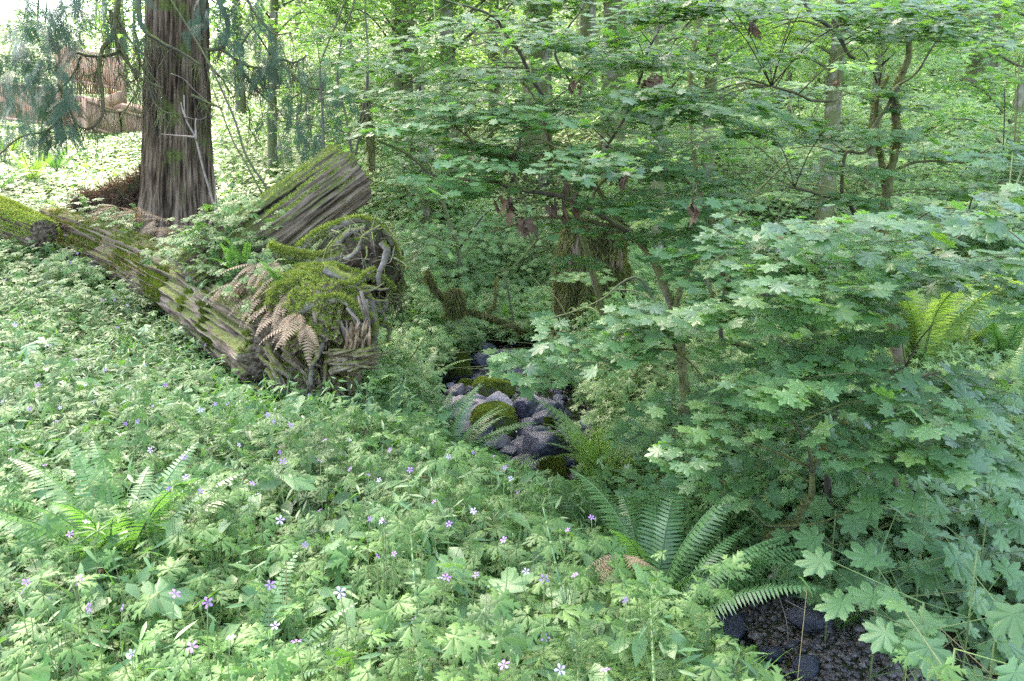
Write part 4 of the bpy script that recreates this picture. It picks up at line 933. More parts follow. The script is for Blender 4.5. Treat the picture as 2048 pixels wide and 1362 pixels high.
def geranium(px, py, pale=False, big=1.0, H=.40):
    p = hit(px, py, H, 1.25, 14); s = big * rng.uniform(.85, 1.15)
    t = thing('wild_geranium', ('pale lilac' if pale else 'violet') + ' five petalled geranium flower on a thin stalk above the herb carpet', 'flower', p, rng.uniform(0, 6.28), 'pale lilac geranium flowers' if pale else 'violet geranium flowers', s)
    f = bpy.data.objects.new('flower', FLP if pale else FL); COL.objects.link(f); f.parent = t; f.scale = (.012 * rng.uniform(.7, 1.15),) * 3; f.rotation_euler = (rng.uniform(-.3, 1.3), rng.uniform(-.9, .9), rng.uniform(-.6, .6) - t.rotation_euler[2])
    for nm, me in (('stem', STM), ('bud', BUD)):
        o = bpy.data.objects.new(nm, me); COL.objects.link(o); o.parent = t
SEEN = [(45, 1183), (178, 1216), (140, 1068), (173, 1044), (350, 1188), (415, 1205), (462, 1275), (263, 1308), (384, 1294), (548, 843), (245, 1215), (550, 1252), (593, 1283), (787, 1110), (1090, 1275), (758, 960),
        (85, 820), (113, 842), (58, 818), (120, 815), (251, 848), (275, 843), (5, 802), (92, 692), (52, 1165), (157, 1160), (95, 1198), (372, 955), (338, 978), (402, 982), (505, 967), (515, 988), (560, 905), (566, 923), (640, 922),
        (478, 890), (368, 914), (305, 812), (186, 807), (400, 820), (430, 808), (455, 808), (535, 830), (550, 818), (618, 790), (700, 938), (737, 950), (763, 1042), (768, 1043), (868, 1003), (845, 906), (897, 913), (946, 905), (988, 912),
        (1010, 935), (1022, 958), (1036, 985), (1183, 1035), (1135, 1060), (947, 1022), (898, 1048), (1007, 1080), (952, 1150), (1052, 1143), (1088, 1158), (788, 1108), (755, 1112), (880, 1156), (893, 1155), (1150, 1150), (1008, 1330),
        (1120, 1340), (1210, 1340), (1250, 1200), (830, 1240), (680, 1185), (740, 1038), (155, 507), (175, 487), (205, 507), (238, 507), (300, 560), (330, 545), (370, 600), (345, 590), (230, 600), (205, 600), (100, 565), (60, 585), (10, 560),
        (42, 580), (118, 585), (160, 570), (80, 620), (235, 655), (255, 610), (140, 525), (130, 470), (180, 480), (445, 555), (465, 560), (395, 650), (410, 690), (440, 640), (350, 630), (320, 560), (60, 700), (30, 650), (100, 690), (150, 720),
        (210, 740), (170, 770), (255, 775), (75, 770), (330, 770), (290, 730), (240, 870), (20, 900), (90, 930), (300, 900), (650, 880), (620, 860), (580, 850), (700, 880), (780, 900), (820, 940), (640, 1020), (560, 1040), (610, 1090), (540, 1170)]
for n, (px, py) in enumerate(SEEN): geranium(px, py, n % 4 == 3, 1.15 if py > 1000 else (1.0 if py > 750 else 1.25), .64 if py > 750 else .54)

# ------------------------------------------------------------------ broad compound-leaved seedlings in the foreground
def leafy_plant(name, label, cat_, base, n, size, h, tpl, mat, lean=(0, 0), group=None, spread=.18, tilt=.3, bias=.45, twig='herb_stem', r=.003):
    t = thing(name, label, cat_, base, 0, group); A_ = []; B_ = []; hd = []; nr = []; sz = []
    stem = smooth_path([(0, 0, -.02), (lean[0] * .4, lean[1] * .4, h * .5), (lean[0], lean[1], h)], 4)
    for k in range(n):
        u = rng.uniform(.35, 1) if k else 1; c = stem[int(u * (len(stem) - 1))]; a = rng.uniform(0, 2 * pi); rr = spread * rng.uniform(.45, 1)
        e = c + np.array([cos(a) * rr, sin(a) * rr, rr * .35 + rng.uniform(-.02, .05)]); A_.append(c); B_.append(e); hd.append((cos(a), sin(a), -.35)); v = rnd_dir(1, tilt)[0]; nr.append((v[0] + .3 * cos(a), v[1] + .3 * sin(a) - bias, v[2])); sz.append(size * rng.uniform(.6, 1.15))
    ok = ~keep_open(*to_px(np.array(B_) + np.asarray(base)), 0); A_, B_, hd, nr, sz = [np.array(q)[ok] for q in (A_, B_, hd, nr, sz)]
    obj('stem', cat([tube(stem, r, r * .6, 6), ribbon(np.array(A_), np.array(B_), r * .45)]), M[twig], t)
    obj('foliage', scatter(tpl, frames(np.array(nr), np.array(hd), np.array(sz)), np.array(B_)), M[mat], t); return t
FG = [(555, 1085, 2.2, 'broad leaved bramble seedling with drooping creased leaves, left of centre foreground'), (610, 1245, 1.75, 'lower bramble seedling with three large hanging leaflets'), (1015, 1330, 1.6, 'pale broad leaved seedling at the bottom middle'),
      (470, 1180, 1.95, 'bramble seedling under the violet flowers'), (720, 1085, 2.2, 'wide leaved seedling with upright grey green leaves'), (60, 1130, 2.0, 'broad leaved seedling beside the large left fern'), (1195, 1275, 1.75, 'broad leaved seedling between the horsetails and the grass'),
      (330, 700, 5.2, 'broad leaved bramble on the bank below the log'), (70, 745, 4.6, 'pale broad leaved bramble at the left edge of the bank'), (880, 1290, 1.7, 'flat broad leaved seedling at the foot of the straight horsetail'), (230, 1330, 1.6, 'broad leaved seedling at the lower left')]
for px, py, d, lb in FG:
    p = hit(px, py, .24, 1.2, 12); p[2] = gz(p[0], p[1]); leafy_plant('bramble_seedling', lb, 'seedling', p, 6, .16, .40, BIG5, 'broad', spread=.13)

# ------------------------------------------------------------------ right bank
x, y = wedge(5200, 2.5, 5.5, .05, .72); s = x - xc(y); k = (s > np.interp(y, CY, CW) + .02); L, S = plants(x[k], y[k], ROUND, .065, .22, 5, .10, .38, bias=.5)
tag(obj('piggyback_leaves', L, M['round']), 'mat of small rounded lobed leaves spilling over the near right bank', 'ground cover', kind='stuff')
x, y = wedge(9000, 4.0, 12, -.02, .72); s = x - xc(y); k = (s > np.interp(y, CY, CW) - .05); L, S2 = plants(x[k], y[k], HERB_FAR, .09, .30, 5, .14, .4, bias=.4)
x, y = wedge(5200, 6.0, 13, -.3, .12); s = np.abs(x - xc(y)); k = ((s > np.interp(y, CY, CW) - .05) | (y > 9.8)) & (x > -1.9); L3, S3 = plants(x[k], y[k], HERB_LO, .10, .50, 6, .2, .4, bias=.4)
tag(obj('bank_herbs', cat([L, L3]), M['under']), 'mixed low leafy herbs on both upper creek banks', 'herbs', kind='stuff')
tag(obj('bank_stalks', cat([S, S2, S3]), M['herb_stem']), 'thin stalks under the leaves of the creek banks', 'stalks', kind='stuff')
# leaf litter on the right
n = 5200; x, y = wedge(n, 2.6, 9, .25, .75); k = x - xc(y) > np.interp(y, CY, CW) + .1; x = x[k]; y = y[k]; n = len(x)
tag(obj('leaf_litter', scatter(OVATE, frames(rnd_dir(n, .5), rnd_head(n), rng.uniform(.03, .08, n)), np.stack([x, y, ground(x, y) + .012], 1)), M['deadleaf']), 'brown fallen leaves and needles under the right ferns', 'leaf litter', kind='stuff')
# large-leaved shrubs, bottom right
BS = [(1790, 1120, 2.65, 12, .155, 'broad leaved shrub reaching left over the near gravel'), (1880, 1240, 2.25, 12, .16, 'largest broad leaved shrub in the bottom right corner'), (1990, 1130, 2.35, 12, .15, 'broad leaved shrub at the right edge above the corner one'),
      (1880, 1010, 3.0, 12, .15, 'broad leaved shrub with pale glossy leaves, behind the corner shrubs'), (2010, 980, 3.1, 11, .15, 'glossy broad leaved shrub touching the right edge'), (1780, 960, 3.5, 11, .14, 'pale broad leaved shrub beneath the drooping maple tip'),
      (1950, 1340, 1.95, 10, .16, 'lowest broad leaved shrub cut by the bottom edge'), (1690, 1040, 3.2, 10, .13, 'small broad leaved shrub right of the leaning mossy stem'), (1900, 930, 3.9, 12, .14, 'shrub with whitish shining leaves in the right middle ground'),
      (1850, 1250, 2.45, 8, .13, 'low broad leaved shrub hanging over the dark bank'), (2040, 1250, 2.1, 10, .15, 'broad leaved shrub pressed against the right edge')]
for px, py, d, n, sz, lb in BS:
    p = P(px, py, d); g = np.array([p[0], p[1] + .1, gz(p[0], p[1] + .1)]); h = max(.2, p[2] - g[2])
    leafy_plant('broadleaf_shrub', lb, 'shrub', g, n + 6, sz * .92, h, BIG, 'broad', spread=.30, tilt=.28, bias=.55, r=.005)

# ------------------------------------------------------------------ vine maples
PADK = .42
def clear(px, py, d):
    """the open air over the creek and over the logs, where no maple leaf hangs"""
    a = (px > 850) & (px < 1075 + .35 * (960 - py)) & ((py > 800) | ((px < 985) & (py > 690))) & (py < 990) & (px < 1150)
    b = (px > 380) & (px < 790) & (py > 300) & (py < 850) & (d < 8.4)
    c = (px > 820) & (px < 1080) & (py > 470) & (py < 700) & (d < 8.5)
    e = (px > 1330) & (px < 1730) & (py > 1150)
    f = (px > 1800) & (px < 1985) & (py > 575) & (py < 735) & (d < 6)
    h = (px > 1340) & (px < 1388) & (py > 690) & (py < 815) & (d < 4.85)
    i = (px > 1315) & (px < 1375) & (py > 560) & (py < 640) & (d < 4.85)
    j = (px > 1960) & (py > 660) & (py < 790) & (d < 5)
    k = (np.abs(px - 1055) < 75) & (py > 375) & (py < 470) & (d < 5.5)
    return a | b | c | e | f | h | i | j | k
def leafspray(c, ax_, L, tilt, size, n_side=5, dens=1.0):
    """flat spray: twigs with paired leaves.  returns leaf (pos, nrm, head, size) and twigs"""
    ax_ = ax_ / np.linalg.norm(ax_); s = np.cross([0, 0, 1.0], ax_); s /= np.linalg.norm(s) + 1e-9
    pos = []; hd = []; tw = []
    def tw_(p, d, l, r):
        q = p + d * l + np.array([0, 0, -.10 * l]); tw.append((p, q)); m = max(2, int(l / (size * .62) * dens))
        for j in range(m):
            t = (j + .7) / m; b = p + (q - p) * t
            for sg in (-1, 1):
                a = np.cross([0, 0, 1.0], d) * sg * .9 + d * .55; a /= np.linalg.norm(a); st = size * rng.uniform(.25, .5)
                pos.append(b + a * st + np.array([0, 0, rng.normal(0, .012)])); hd.append(a + np.array([0, 0, -.25]) + rng.normal(0, .3, 3)); tw.append((b, pos[-1]))
        pos.append(q); hd.append(d + np.array([0, 0, -.25]))
    tw_(c, ax_, L, .003)
    for j in range(n_side):
        t = (j + .5) / n_side * .85
        sg = 1 if j % 2 else -1; d = s * sg * rng.uniform(.6, 1) + ax_ * .6; d[2] += rng.normal(0, .10); d /= np.linalg.norm(d)
        tw_(c + ax_ * L * t, d, L * rng.uniform(.4, .7) * (1 - t * .5), .002)
    pos = np.array(pos); hd = np.array(hd); qx, qy = to_px(pos); ok = ~clear(qx, qy, pos[:, 1]); pos = pos[ok]; hd = hd[ok]
    if len(tw): a_ = np.array([u for u, v in tw]); qx, qy = to_px(a_); ok = ~clear(qx, qy, a_[:, 1]); tw = [t_ for t_, o_ in zip(tw, ok) if o_]
    n = len(pos); nr = rnd_dir(n, tilt); nr[:, 1] -= .22
    return np.array(pos), nr, np.array(hd), size * rng.uniform(.45, 1.2, n), tw
def maple(name, label, base, skel, pads, size=.085, tpl=None, mat='maple', tilt=.28, group=None, L=(.35, .65), cat_='tree', dirx=0.0, deadl=()):
    tpl = tpl or MAPLE_MID; b = np.array(base, float); t = thing(name, label, cat_, b, 0, group); nodes = []
    for i_, (pts, d0, d1, r0, r1, mt) in enumerate(skel):
        pa = smooth_path(PP(pts, d0, d1) if len(pts[0]) < 3 or isinstance(pts[0], tuple) else pts, 6); pa = pa + .012 * np.stack([fbm(pa * 6, 2, i_), fbm(pa * 6 + 7, 2, i_ + 5), fbm(pa * 6 + 3, 2, i_ + 9)], 1)
        tv = tube(pa, r0, r1, 9, .3, i_)
        pr = obj('trunk' if i_ == 0 else 'branch', local(tv, b), M[mt], t, True); nodes.append(pa)
        if mt == 'branch_moss': obj('moss', local(tufts(tv[0], tv[1], 9000, .022, .004, mosscond(.05, 7, i_)), b), M['moss_branch'], t)
    nodes = np.vstack(nodes); P0 = []; N0 = []; H0 = []; S0 = []; TA = []; TB = []; links = []
    for (x0, x1, y0, y1, d0, d1, n) in pads:
        for q in range(int(round(n * PADK))):
            c = P(rng.uniform(x0, x1), rng.uniform(y0, y1), rng.uniform(d0, d1)); g = gz(c[0], c[1])
            if c[2] < g + .08: c[2] = g + .08 + rng.random() * .1
            dd = nodes - c; k = np.argmin(np.sum(dd ** 2, 1) + 2.0 * np.clip(dd[:, 2], 0, 9) ** 2); a = c - nodes[k]; dist = np.linalg.norm(a)
            h = np.array([a[0], a[1] * .6 - .15, 0]) + rng.normal(0, .35, 3) * [1, 1, .12] + [dirx, 0, 0]
            p, nr, hd, s_, tw = leafspray(c, h, rng.uniform(*L), tilt, size, int(rng.integers(4, 7)))
            P0.append(p); N0.append(nr); H0.append(hd); S0.append(s_); TA += [u for u, v in tw]; TB += [v for u, v in tw]
            if dist < 1.6: links.append(tube(smooth_path([nodes[k], nodes[k] + a * .5 + np.array([0, 0, .08 * dist]), c], 4), .0045, .0025, 5))
    if P0:
        obj('foliage', local(scatter(tpl, frames(np.vstack(N0), np.vstack(H0), np.concatenate(S0)), np.vstack(P0)), b), M[mat], t)
        obj('twig', local(cat([ribbon(np.array(TA), np.array(TB), .0014)] + links), b), M['twig'], t)
    for px, py, d, sc in deadl:
        Vs = []
        for q in range(4):
            lv = MAPLE_HI[0].copy(); lv[:, 0] *= .45; lv[:, 2] += .35 * np.abs(lv[:, 0]) + .18 * np.sin(lv[:, 1] * 5); f = frames(np.array([[rng.normal(), rng.normal(), .2]]), np.array([[rng.normal(0, .35), rng.normal(0, .35), -1.0]]), [sc * rng.uniform(.8, 1.2)])
            Vs.append((np.einsum('ij,vj->vi', f[0], lv) + P(px, py, d) + rng.normal(0, .02, 3), MAPLE_HI[1]))
        c = P(px, py, d); Vs.append(tube([c + [0, 0, .12], c], .0016, .0016, 4))
        obj('dead_leaves', local(cat(Vs), b), M['deadleaf'], t)
    return t
K = 2.923
def cr(pts, ox, oy=0, s=K): return [(ox + a / s, oy + b / s) for a, b in pts]
# centre maple with the long arching branch
maple('vine_maple', 'vine maple with a long arching branch over the creek, hung with brown dead leaves', base_at(1378, 4.9), [
    ([(1385, 900), (1372, 800), (1362, 700), (1345, 615), (1318, 545), (1290, 495), (1261, 465)], 4.9, 5.1, .034, .022, 'branch_moss'),
    (cr([(1640, 1360), (1440, 1240), (1240, 1150), (1130, 1125), (990, 1105), (840, 1065), (700, 1050), (500, 1020), (380, 940), (300, 880), (150, 815)], 700), 5.1, 4.7, .020, .006, 'twig'),
    (cr([(990, 1105), (955, 1000), (960, 920), (990, 850), (1000, 790), (1050, 710), (1100, 640), (1180, 590), (1300, 500), (1420, 400)], 700), 4.9, 4.9, .012, .004, 'twig'),
    (cr([(960, 920), (830, 910), (760, 890), (700, 810), (620, 740), (590, 660), (480, 600)], 700), 4.9, 4.7, .010, .004, 'twig'),
    (cr([(1420, 1230), (1440, 1110), (1560, 980), (1620, 880)], 700), 5.1, 5.1, .011, .007, 'twig'),
    (cr([(1440, 1110), (1380, 1060), (1330, 1000)], 700), 5.1, 5.0, .009, .005, 'twig'),
    (cr([(1760, 1500), (1640, 1360), (1530, 1220), (1450, 1100), (1400, 1000), (1300, 860)], 700), 5.2, 5.6, .018, .012, 'branch_moss'),
    (cr([(1640, 1400), (1500, 1320), (1400, 1290), (1250, 1280), (1080, 1280), (900, 1330), (820, 1350)], 700), 5.15, 4.9, .014, .004, 'branch_moss'),
    (cr([(1100, 1400), (1030, 1480), (950, 1560), (850, 1600)], 700), 5.2, 5.0, .008, .003, 'twig'),
    ([(1350, 620), (1362, 585), (1370, 560), (1400, 500), (1430, 440)], 4.95, 5.0, .020, .010, 'branch_moss'),
], [(840, 1020, 300, 400, 4.3, 5.6, 12), (960, 1320, 200, 420, 4.3, 5.8, 46), (820, 1180, 225, 340, 4.6, 5.8, 20), (1100, 1400, 380, 520, 5.2, 6.2, 14), (940, 1150, 90, 230, 4.8, 6, 12)],
    .085, MAPLE_MID, dirx=-.2, deadl=[(1005, 395, 4.5, .13), (1018, 410, 4.5, .10), (1052, 440, 4.5, .13), (1112, 400, 4.6, .12), (1130, 425, 4.6, .10), (1247, 345, 4.5, .09), (1138, 378, 4.6, .09), (1040, 430, 4.5, .10)])
maple('vine_maple', 'vine maple whose dark upper branches cross the top middle of the picture', base_at(1210, 6.6), [
    ([(1230, 760), (1200, 600), (1150, 420), (1105, 300), (1075, 200)], 6.6, 6.2, .030, .018, 'branch_moss'),
    (cr([(1130, 560), (1050, 430), (1000, 330), (900, 190), (850, 110), (720, 50), (540, 0), (420, -60)], 700), 6.2, 5.6, .016, .005, 'twig'),
    (cr([(880, 120), (920, 40), (960, 0), (980, -60)], 700), 5.9, 5.9, .009, .006, 'twig'),
    (cr([(1500, 860), (1600, 700), (1640, 610), (1700, 440), (1740, 300), (1790, 200), (1870, 0)], 700), 6.0, 5.8, .014, .009, 'twig'),
    (cr([(1300, 500), (1200, 330), (1250, 200), (1350, 60), (1400, -60)], 700), 6.2, 6.0, .010, .006, 'twig')],
    [(860, 1300, -20, 130, 4.8, 6.6, 44), (900, 1350, 120, 260, 5.0, 6.8, 34), (780, 960, 60, 220, 5.2, 6.4, 10), (1250, 1450, -20, 200, 5, 6.6, 22)], .082, MAPLE_MID, deadl=[(1145, 165, 4.8, .08), (1305, 155, 4.8, .11), (1322, 160, 4.8, .09), (1260, 2, 5.4, .06)])
maple('vine_maple', 'mossy twin stemmed vine maple standing in the right half of the picture', base_at(1800, 5.6), [
    ([(1812, 830), (1795, 700), (1780, 600), (1768, 500)] + cr([(1215, 1280), (1235, 1150), (1270, 950), (1290, 820), (1290, 600), (1320, 450), (1360, 330), (1370, 150), (1400, 0), (1420, -80)], 1350), 5.6, 5.4, .040, .014, 'branch_moss'),
    (cr([(1235, 1150), (1215, 1000), (1190, 880), (1170, 700), (1190, 560), (1240, 450)], 1350), 5.55, 5.5, .024, .010, 'branch_moss'),
    (cr([(1090, 840), (1140, 770), (1240, 620), (1300, 500)], 1350), 5.4, 5.4, .008, .012, 'twig'),
    (cr([(750, -10), (810, 90), (900, 150), (960, 210), (1010, 310), (1050, 340)], 1350), 5.2, 5.3, .015, .010, 'twig'),
    (cr([(1190, -60), (1200, 60), (1195, 260)], 1350), 5.5, 5.5, .020, .016, 'branch_moss'),
    (cr([(560, 500), (700, 540), (800, 580), (940, 585)], 1350), 5.0, 5.2, .007, .010, 'twig'),
    (cr([(1270, 1000), (1400, 945), (1600, 945), (1800, 940), (1980, 890)], 1350), 5.5, 5.4, .010, .006, 'twig'),
    (cr([(975, 1130), (985, 960), (1010, 890), (1090, 900), (1160, 860)], 1350), 5.3, 5.3, .012, .008, 'twig'),
    (cr([(700, 1100), (860, 1140), (1000, 1180), (1080, 1330)], 1350), 5.0, 5.2, .012, .016, 'twig'),
    (cr([(1300, 500), (1420, 420), (1520, 250), (1660, 60)], 1350), 5.4, 5.2, .008, .005, 'twig')],
    [(1350, 1800, -20, 180, 4.4, 6.0, 44), (1350, 1760, 170, 330, 4.4, 5.8, 36), (1750, 2070, -20, 200, 4.6, 6.2, 34), (1780, 2070, 180, 400, 4.6, 6.2, 34), (1380, 1700, 320, 470, 4.4, 5.6, 20)], .085, MAPLE_MID,
    deadl=[(1685, 22, 5.0, .12), (1510, 45, 5.0, .11), (1676, 160, 5.2, .07)])
maple('vine_maple', 'nearest vine maple with wide flat blue green leaf layers over the right bank', base_at(1640, 3.9), [
    ([(1655, 1010), (1660, 900), (1673, 804), (1691, 738), (1670, 700), (1600, 640), (1560, 600)], 3.9, 3.8, .018, .008, 'twig'),
    (cr([(160, 400), (200, 500), (230, 640), (260, 770)], 1350, 400, 2.723), 3.8, 3.8, .008, .011, 'twig'),
    (cr([(690, 460), (690, 410), (760, 370), (860, 345), (1000, 300), (1220, 180)], 1350, 400, 2.723), 3.7, 3.6, .008, .004, 'twig'),
    (cr([(1180, 400), (1300, 340), (1440, 270), (1640, 150), (1800, 80)], 1350, 400, 2.723), 3.6, 3.5, .008, .004, 'twig'),
    (cr([(640, 1020), (760, 970), (940, 930), (1100, 960), (1250, 900)], 1350, 400, 2.723), 3.6, 3.3, .008, .004, 'twig'),
    ([(1445, 683), (1520, 700), (1600, 720), (1680, 760)], 3.8, 3.8, .010, .014, 'twig'),
    ([(1350, 700), (1280, 560), (1200, 600), (1100, 640)], 3.9, 3.6, .007, .003, 'twig')],
    [(1250, 1600, 490, 640, 3.2, 4.3, 30), (1560, 2060, 420, 560, 3.0, 4.2, 36), (1120, 1400, 560, 720, 3.5, 4.6, 14), (1380, 1760, 620, 800, 3.2, 4.2, 15), (1700, 1960, 560, 660, 3.0, 4.0, 12), (1950, 2070, 380, 520, 2.8, 3.6, 8), (1080, 1240, 690, 760, 3.8, 4.4, 6), (990, 1120, 690, 770, 4.2, 4.7, 5), (1850, 2070, 230, 420, 3.4, 4.4, 10)],
    .088, MAPLE_HI, tilt=.30, deadl=[(1385, 410, 3.7, .10), (1555, 470, 3.8, .07), (1450, 540, 3.8, .06)])
maple('vine_maple', 'low vine maple branch with large leaves drooping to the right above the pale shrubs', base_at(1790, 3.2), [
    ([(1800, 1000), (1780, 880), (1790, 800), (1830, 760), (1880, 745)], 3.2, 2.8, .011, .005, 'twig'),
    ([(1790, 830), (1860, 830), (1940, 850)], 3.1, 2.8, .006, .003, 'twig')],
    [(1740, 1960, 710, 790, 2.6, 3.1, 9), (1840, 1990, 800, 880, 2.6, 3.0, 6), (1600, 1800, 740, 860, 2.8, 3.4, 9)], .095, MAPLE_HI, tilt=.35, L=(.25, .45))
maple('vine_maple', 'small bent vine maple rooted at the near bank, its mossy foot leaning left', base_at(1535, 3.25), [
    ([(1523, 1100), (1548, 1068), (1589, 1046), (1603, 1020), (1620, 990), (1625, 943), (1636, 917), (1660, 880), (1690, 840)], 3.3, 3.5, .019, .010, 'branch_moss'),
    ([(1530, 1050), (1570, 1052), (1640, 1045), (1700, 1020), (1760, 990)], 3.3, 3.2, .006, .004, 'twig'),
    ([(1625, 945), (1618, 900), (1600, 860), (1560, 820)], 3.4, 3.4, .008, .004, 'twig')],
    [(1400, 1640, 790, 950, 3.0, 3.8, 14), (1330, 1480, 860, 960, 3.6, 4.4, 8), (1560, 1750, 820, 930, 3.1, 3.8, 10)], .078, MAPLE_HI, tilt=.4, L=(.22, .45))
maple('vine_maple', 'vine maple behind the mossy creek stump, its leaf layers filling the middle distance', base_at(1450, 8.0), [
    ([(1460, 640), (1440, 500), (1400, 380), (1380, 200), (1400, 20)], 8.0, 7.8, .035, .015, 'branch_moss'), ([(1440, 500), (1500, 400), (1600, 300)], 8, 7.8, .02, .008, 'twig'), ([(1400, 380), (1300, 320), (1200, 290)], 8, 7.6, .018, .006, 'twig')],
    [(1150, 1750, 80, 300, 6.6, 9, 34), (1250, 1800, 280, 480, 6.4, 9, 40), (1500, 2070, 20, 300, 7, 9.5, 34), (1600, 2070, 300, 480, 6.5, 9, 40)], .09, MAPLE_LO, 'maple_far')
maple('vine_maple', 'light leaved vine maple beyond the creek bend, between the root plate and the arching branch', base_at(930, 11.0), [
    ([(930, 620), (915, 500), (880, 380), (850, 220), (840, 60)], 11, 10.6, .035, .012, 'trunk_far'), ([(915, 500), (980, 420), (1080, 380)], 11, 10.4, .02, .006, 'twig')],
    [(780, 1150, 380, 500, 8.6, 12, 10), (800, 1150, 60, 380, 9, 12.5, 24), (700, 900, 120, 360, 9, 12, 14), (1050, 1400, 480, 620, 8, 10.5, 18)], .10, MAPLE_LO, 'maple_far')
maple('vine_maple', 'thin vine maple beside the slanting broken trunk, with a few bright leaves', base_at(700, 8.6), [
    (cr([(660, 1500), (600, 1080), (520, 700), (570, 330), (620, 180), (680, 0), (700, -100)], 560, 0, 4.54), 8.6, 8.4, .013, .006, 'twig'),
    (cr([(660, 1500), (690, 1360), (750, 1100), (800, 650), (770, 0), (765, -100)], 560, 0, 4.54), 8.6, 8.4, .012, .006, 'twig'),
    (cr([(690, 1200), (840, 920), (950, 760), (1110, 660), (1300, 600)], 560, 0, 4.54), 8.5, 8.2, .010, .003, 'twig'),
    (cr([(730, 1100), (790, 670), (700, 480), (500, 240), (160, 0)], 560, 0, 4.54), 8.5, 8.4, .009, .005, 'twig')],
    [(620, 800, 210, 330, 7.6, 9, 8), (640, 760, 0, 200, 7.8, 9, 6)], .085, MAPLE_MID)
def sapling(name, label, pts_list, d0, d1, r0, r1, mat='twig', base=None, cat_='sapling', leaves=None):
    b = np.array(P(*pts_list[0][0], d0)); t = thing(name, label, cat_, b)
    for k, pts in enumerate(pts_list):
        pa = smooth_path(PP(pts, d0, d1), 5); obj('trunk' if k == 0 else 'branch', local(tube(pa, r0 * (1 if k == 0 else .6), r1 * (1 if k == 0 else .6), 7, .2, k), b), M[mat], t, True)
    if leaves:
        for (x0, x1, y0, y1, n) in leaves:
            pos = np.array([P(rng.uniform(x0, x1), rng.uniform(y0, y1), rng.uniform(d0 - .4, d0 + .4)) for q in range(n)])
            obj('foliage', local(scatter(MAPLE_LO, frames(rnd_dir(n, .35) - [0, .2, 0], rnd_head(n), rng.uniform(.06, .10, n)), pos), b), M['maple_far'], t)
    return t
c1 = lambda p: [(a / K, b / K) for a, b in p]
sapling('sapling', 'leaning bare sapling crossing in front of the cedar trunk', [c1([(1590, 1130), (1570, 1110), (1440, 910), (1380, 720), (1290, 510), (1200, 330), (1100, 160), (1000, 0), (960, -80)])], 8.9, 9.2, .015, .007)
sapling('sapling', 'thin bare sapling rising from the broken trunk\'s upper edge', [[(648, 310), (648, 294), (643, 200), (641, 130), (670, 53), (690, 0), (700, -30)], [(641, 130), (628, 60), (600, 10), (590, -20)]], 8.4, 8.6, .012, .006)
sapling('sapling', 'second leaning sapling left of the broken trunk', [c1([(1530, 1130), (1440, 960), (1360, 820), (1290, 640), (1230, 480), (1215, 420)])], 9.2, 9.6, .010, .005)
sapling('sapling', 'upright forked sapling between the leaning ones and the broken trunk', [c1([(1660, 1060), (1650, 930), (1620, 750), (1570, 600)]), c1([(1650, 950), (1690, 860), (1700, 760)])], 9.2, 9.6, .011, .004)
sapling('dead_sapling', 'pale dead forked branch standing on the fallen log in front of the cedar', [[(400, 510), (403, 495), (408, 470), (425, 440), (432, 425), (421, 387), (405, 332), (390, 274), (371, 236), (368, 190)], [(390, 274), (365, 272), (323, 268)], [(392, 280), (391, 250), (392, 236)], [(430, 428), (431, 400), (431, 362)], [(372, 236), (366, 222), (362, 205)]], 8.3, 8.4, .020, .006, 'pale_twig', cat_='dead branch')
sapling('dead_twig', 'thin pale twig with side spurs leaning before the cedar trunk', [c1([(1000, 430), (1070, 460), (1140, 530), (1210, 590)]), c1([(1080, 680), (1160, 700), (1210, 680)])], 8.8, 9.0, .006, .003, 'pale_twig', cat_='twig')
sapling('creeper_root', 'dark hanging root snaking down the side of the fallen log', [[(470, 612), (478, 640), (482, 660), (474, 690), (478, 715)]], 6.35, 6.15, .016, .008, 'twig', cat_='root')
# mossy snag top
b = P(737, 300, 9.6); t = thing('mossy_snag', 'short dark mossy snag with shaggy hanging moss behind the broken trunk', 'snag', b)
tv = tube(smooth_path(PP([(744, 340), (742, 300), (738, 260), (732, 215), (728, 182)], 9.6), 6), .025, .05, 12, .4, 2); obj('trunk', local(tv, b), M['branch_moss'], t, True); obj('moss', local(tufts(tv[0], tv[1], 9000, .045, .008, None, hang=.6), b), M['moss_hang'], t)
# fallen mossy branch over the creek
K2 = 2.477
b = P(968, 632, 8.4); t = thing('mossy_branch', 'fallen crooked branch with a shaggy moss clump, leaning over the far creek bank', 'branch', b)
for k, pts in enumerate([[(265, 235), (265, 265), (310, 340), (370, 385), (450, 425), (540, 450), (620, 480), (700, 505), (720, 540)], [(540, 450), (590, 400), (600, 300), (605, 258)], [(590, 380), (560, 360), (545, 330)]]):
    tv = tube(smooth_path(PP(cr(pts, 750, 450, K2), 8.4, 8.8), 6), (.028, .014, .008)[k], (.02, .006, .005)[k], 9, .35, k); obj('limb', local(tv, b), M['branch_moss'], t, True)
    if k < 2: obj('moss', local(tufts(tv[0], tv[1], 14000, .04, .006, None, hang=.5), b), M['moss_branch'], t)
MB_ = blob(P(910, 603, 8.45), (.07, .06, .14), 4, .5, 2, 3); obj('moss', local(tufts(MB_[0], MB_[1], 30000, .09, .008, None, hang=1.2), b), M['moss_hang'], t); obj('moss_core', local(MB_, b), M['soil'], t)
sapling('pole', 'thin straight dead pole standing in the sunny gap beyond the creek', [[(1030, 660), (1028, 648), (1012, 563), (1008, 540)]], 9.6, 9.8, .012, .007, cat_='pole')
sapling('dead_twig', 'dead twig with brown leaf scraps leaning over the creek bend', [[(1145, 660), (1115, 600), (1085, 575), (1060, 550)], [(1112, 655), (1105, 610)]], 7.4, 7.8, .009, .004, cat_='twig')
sapling('dead_twig', 'long thin dead twig on the bank below the root plate', [[(775, 790), (800, 745), (840, 690), (862, 650)]], 6.8, 7.3, .009, .004, cat_='twig')
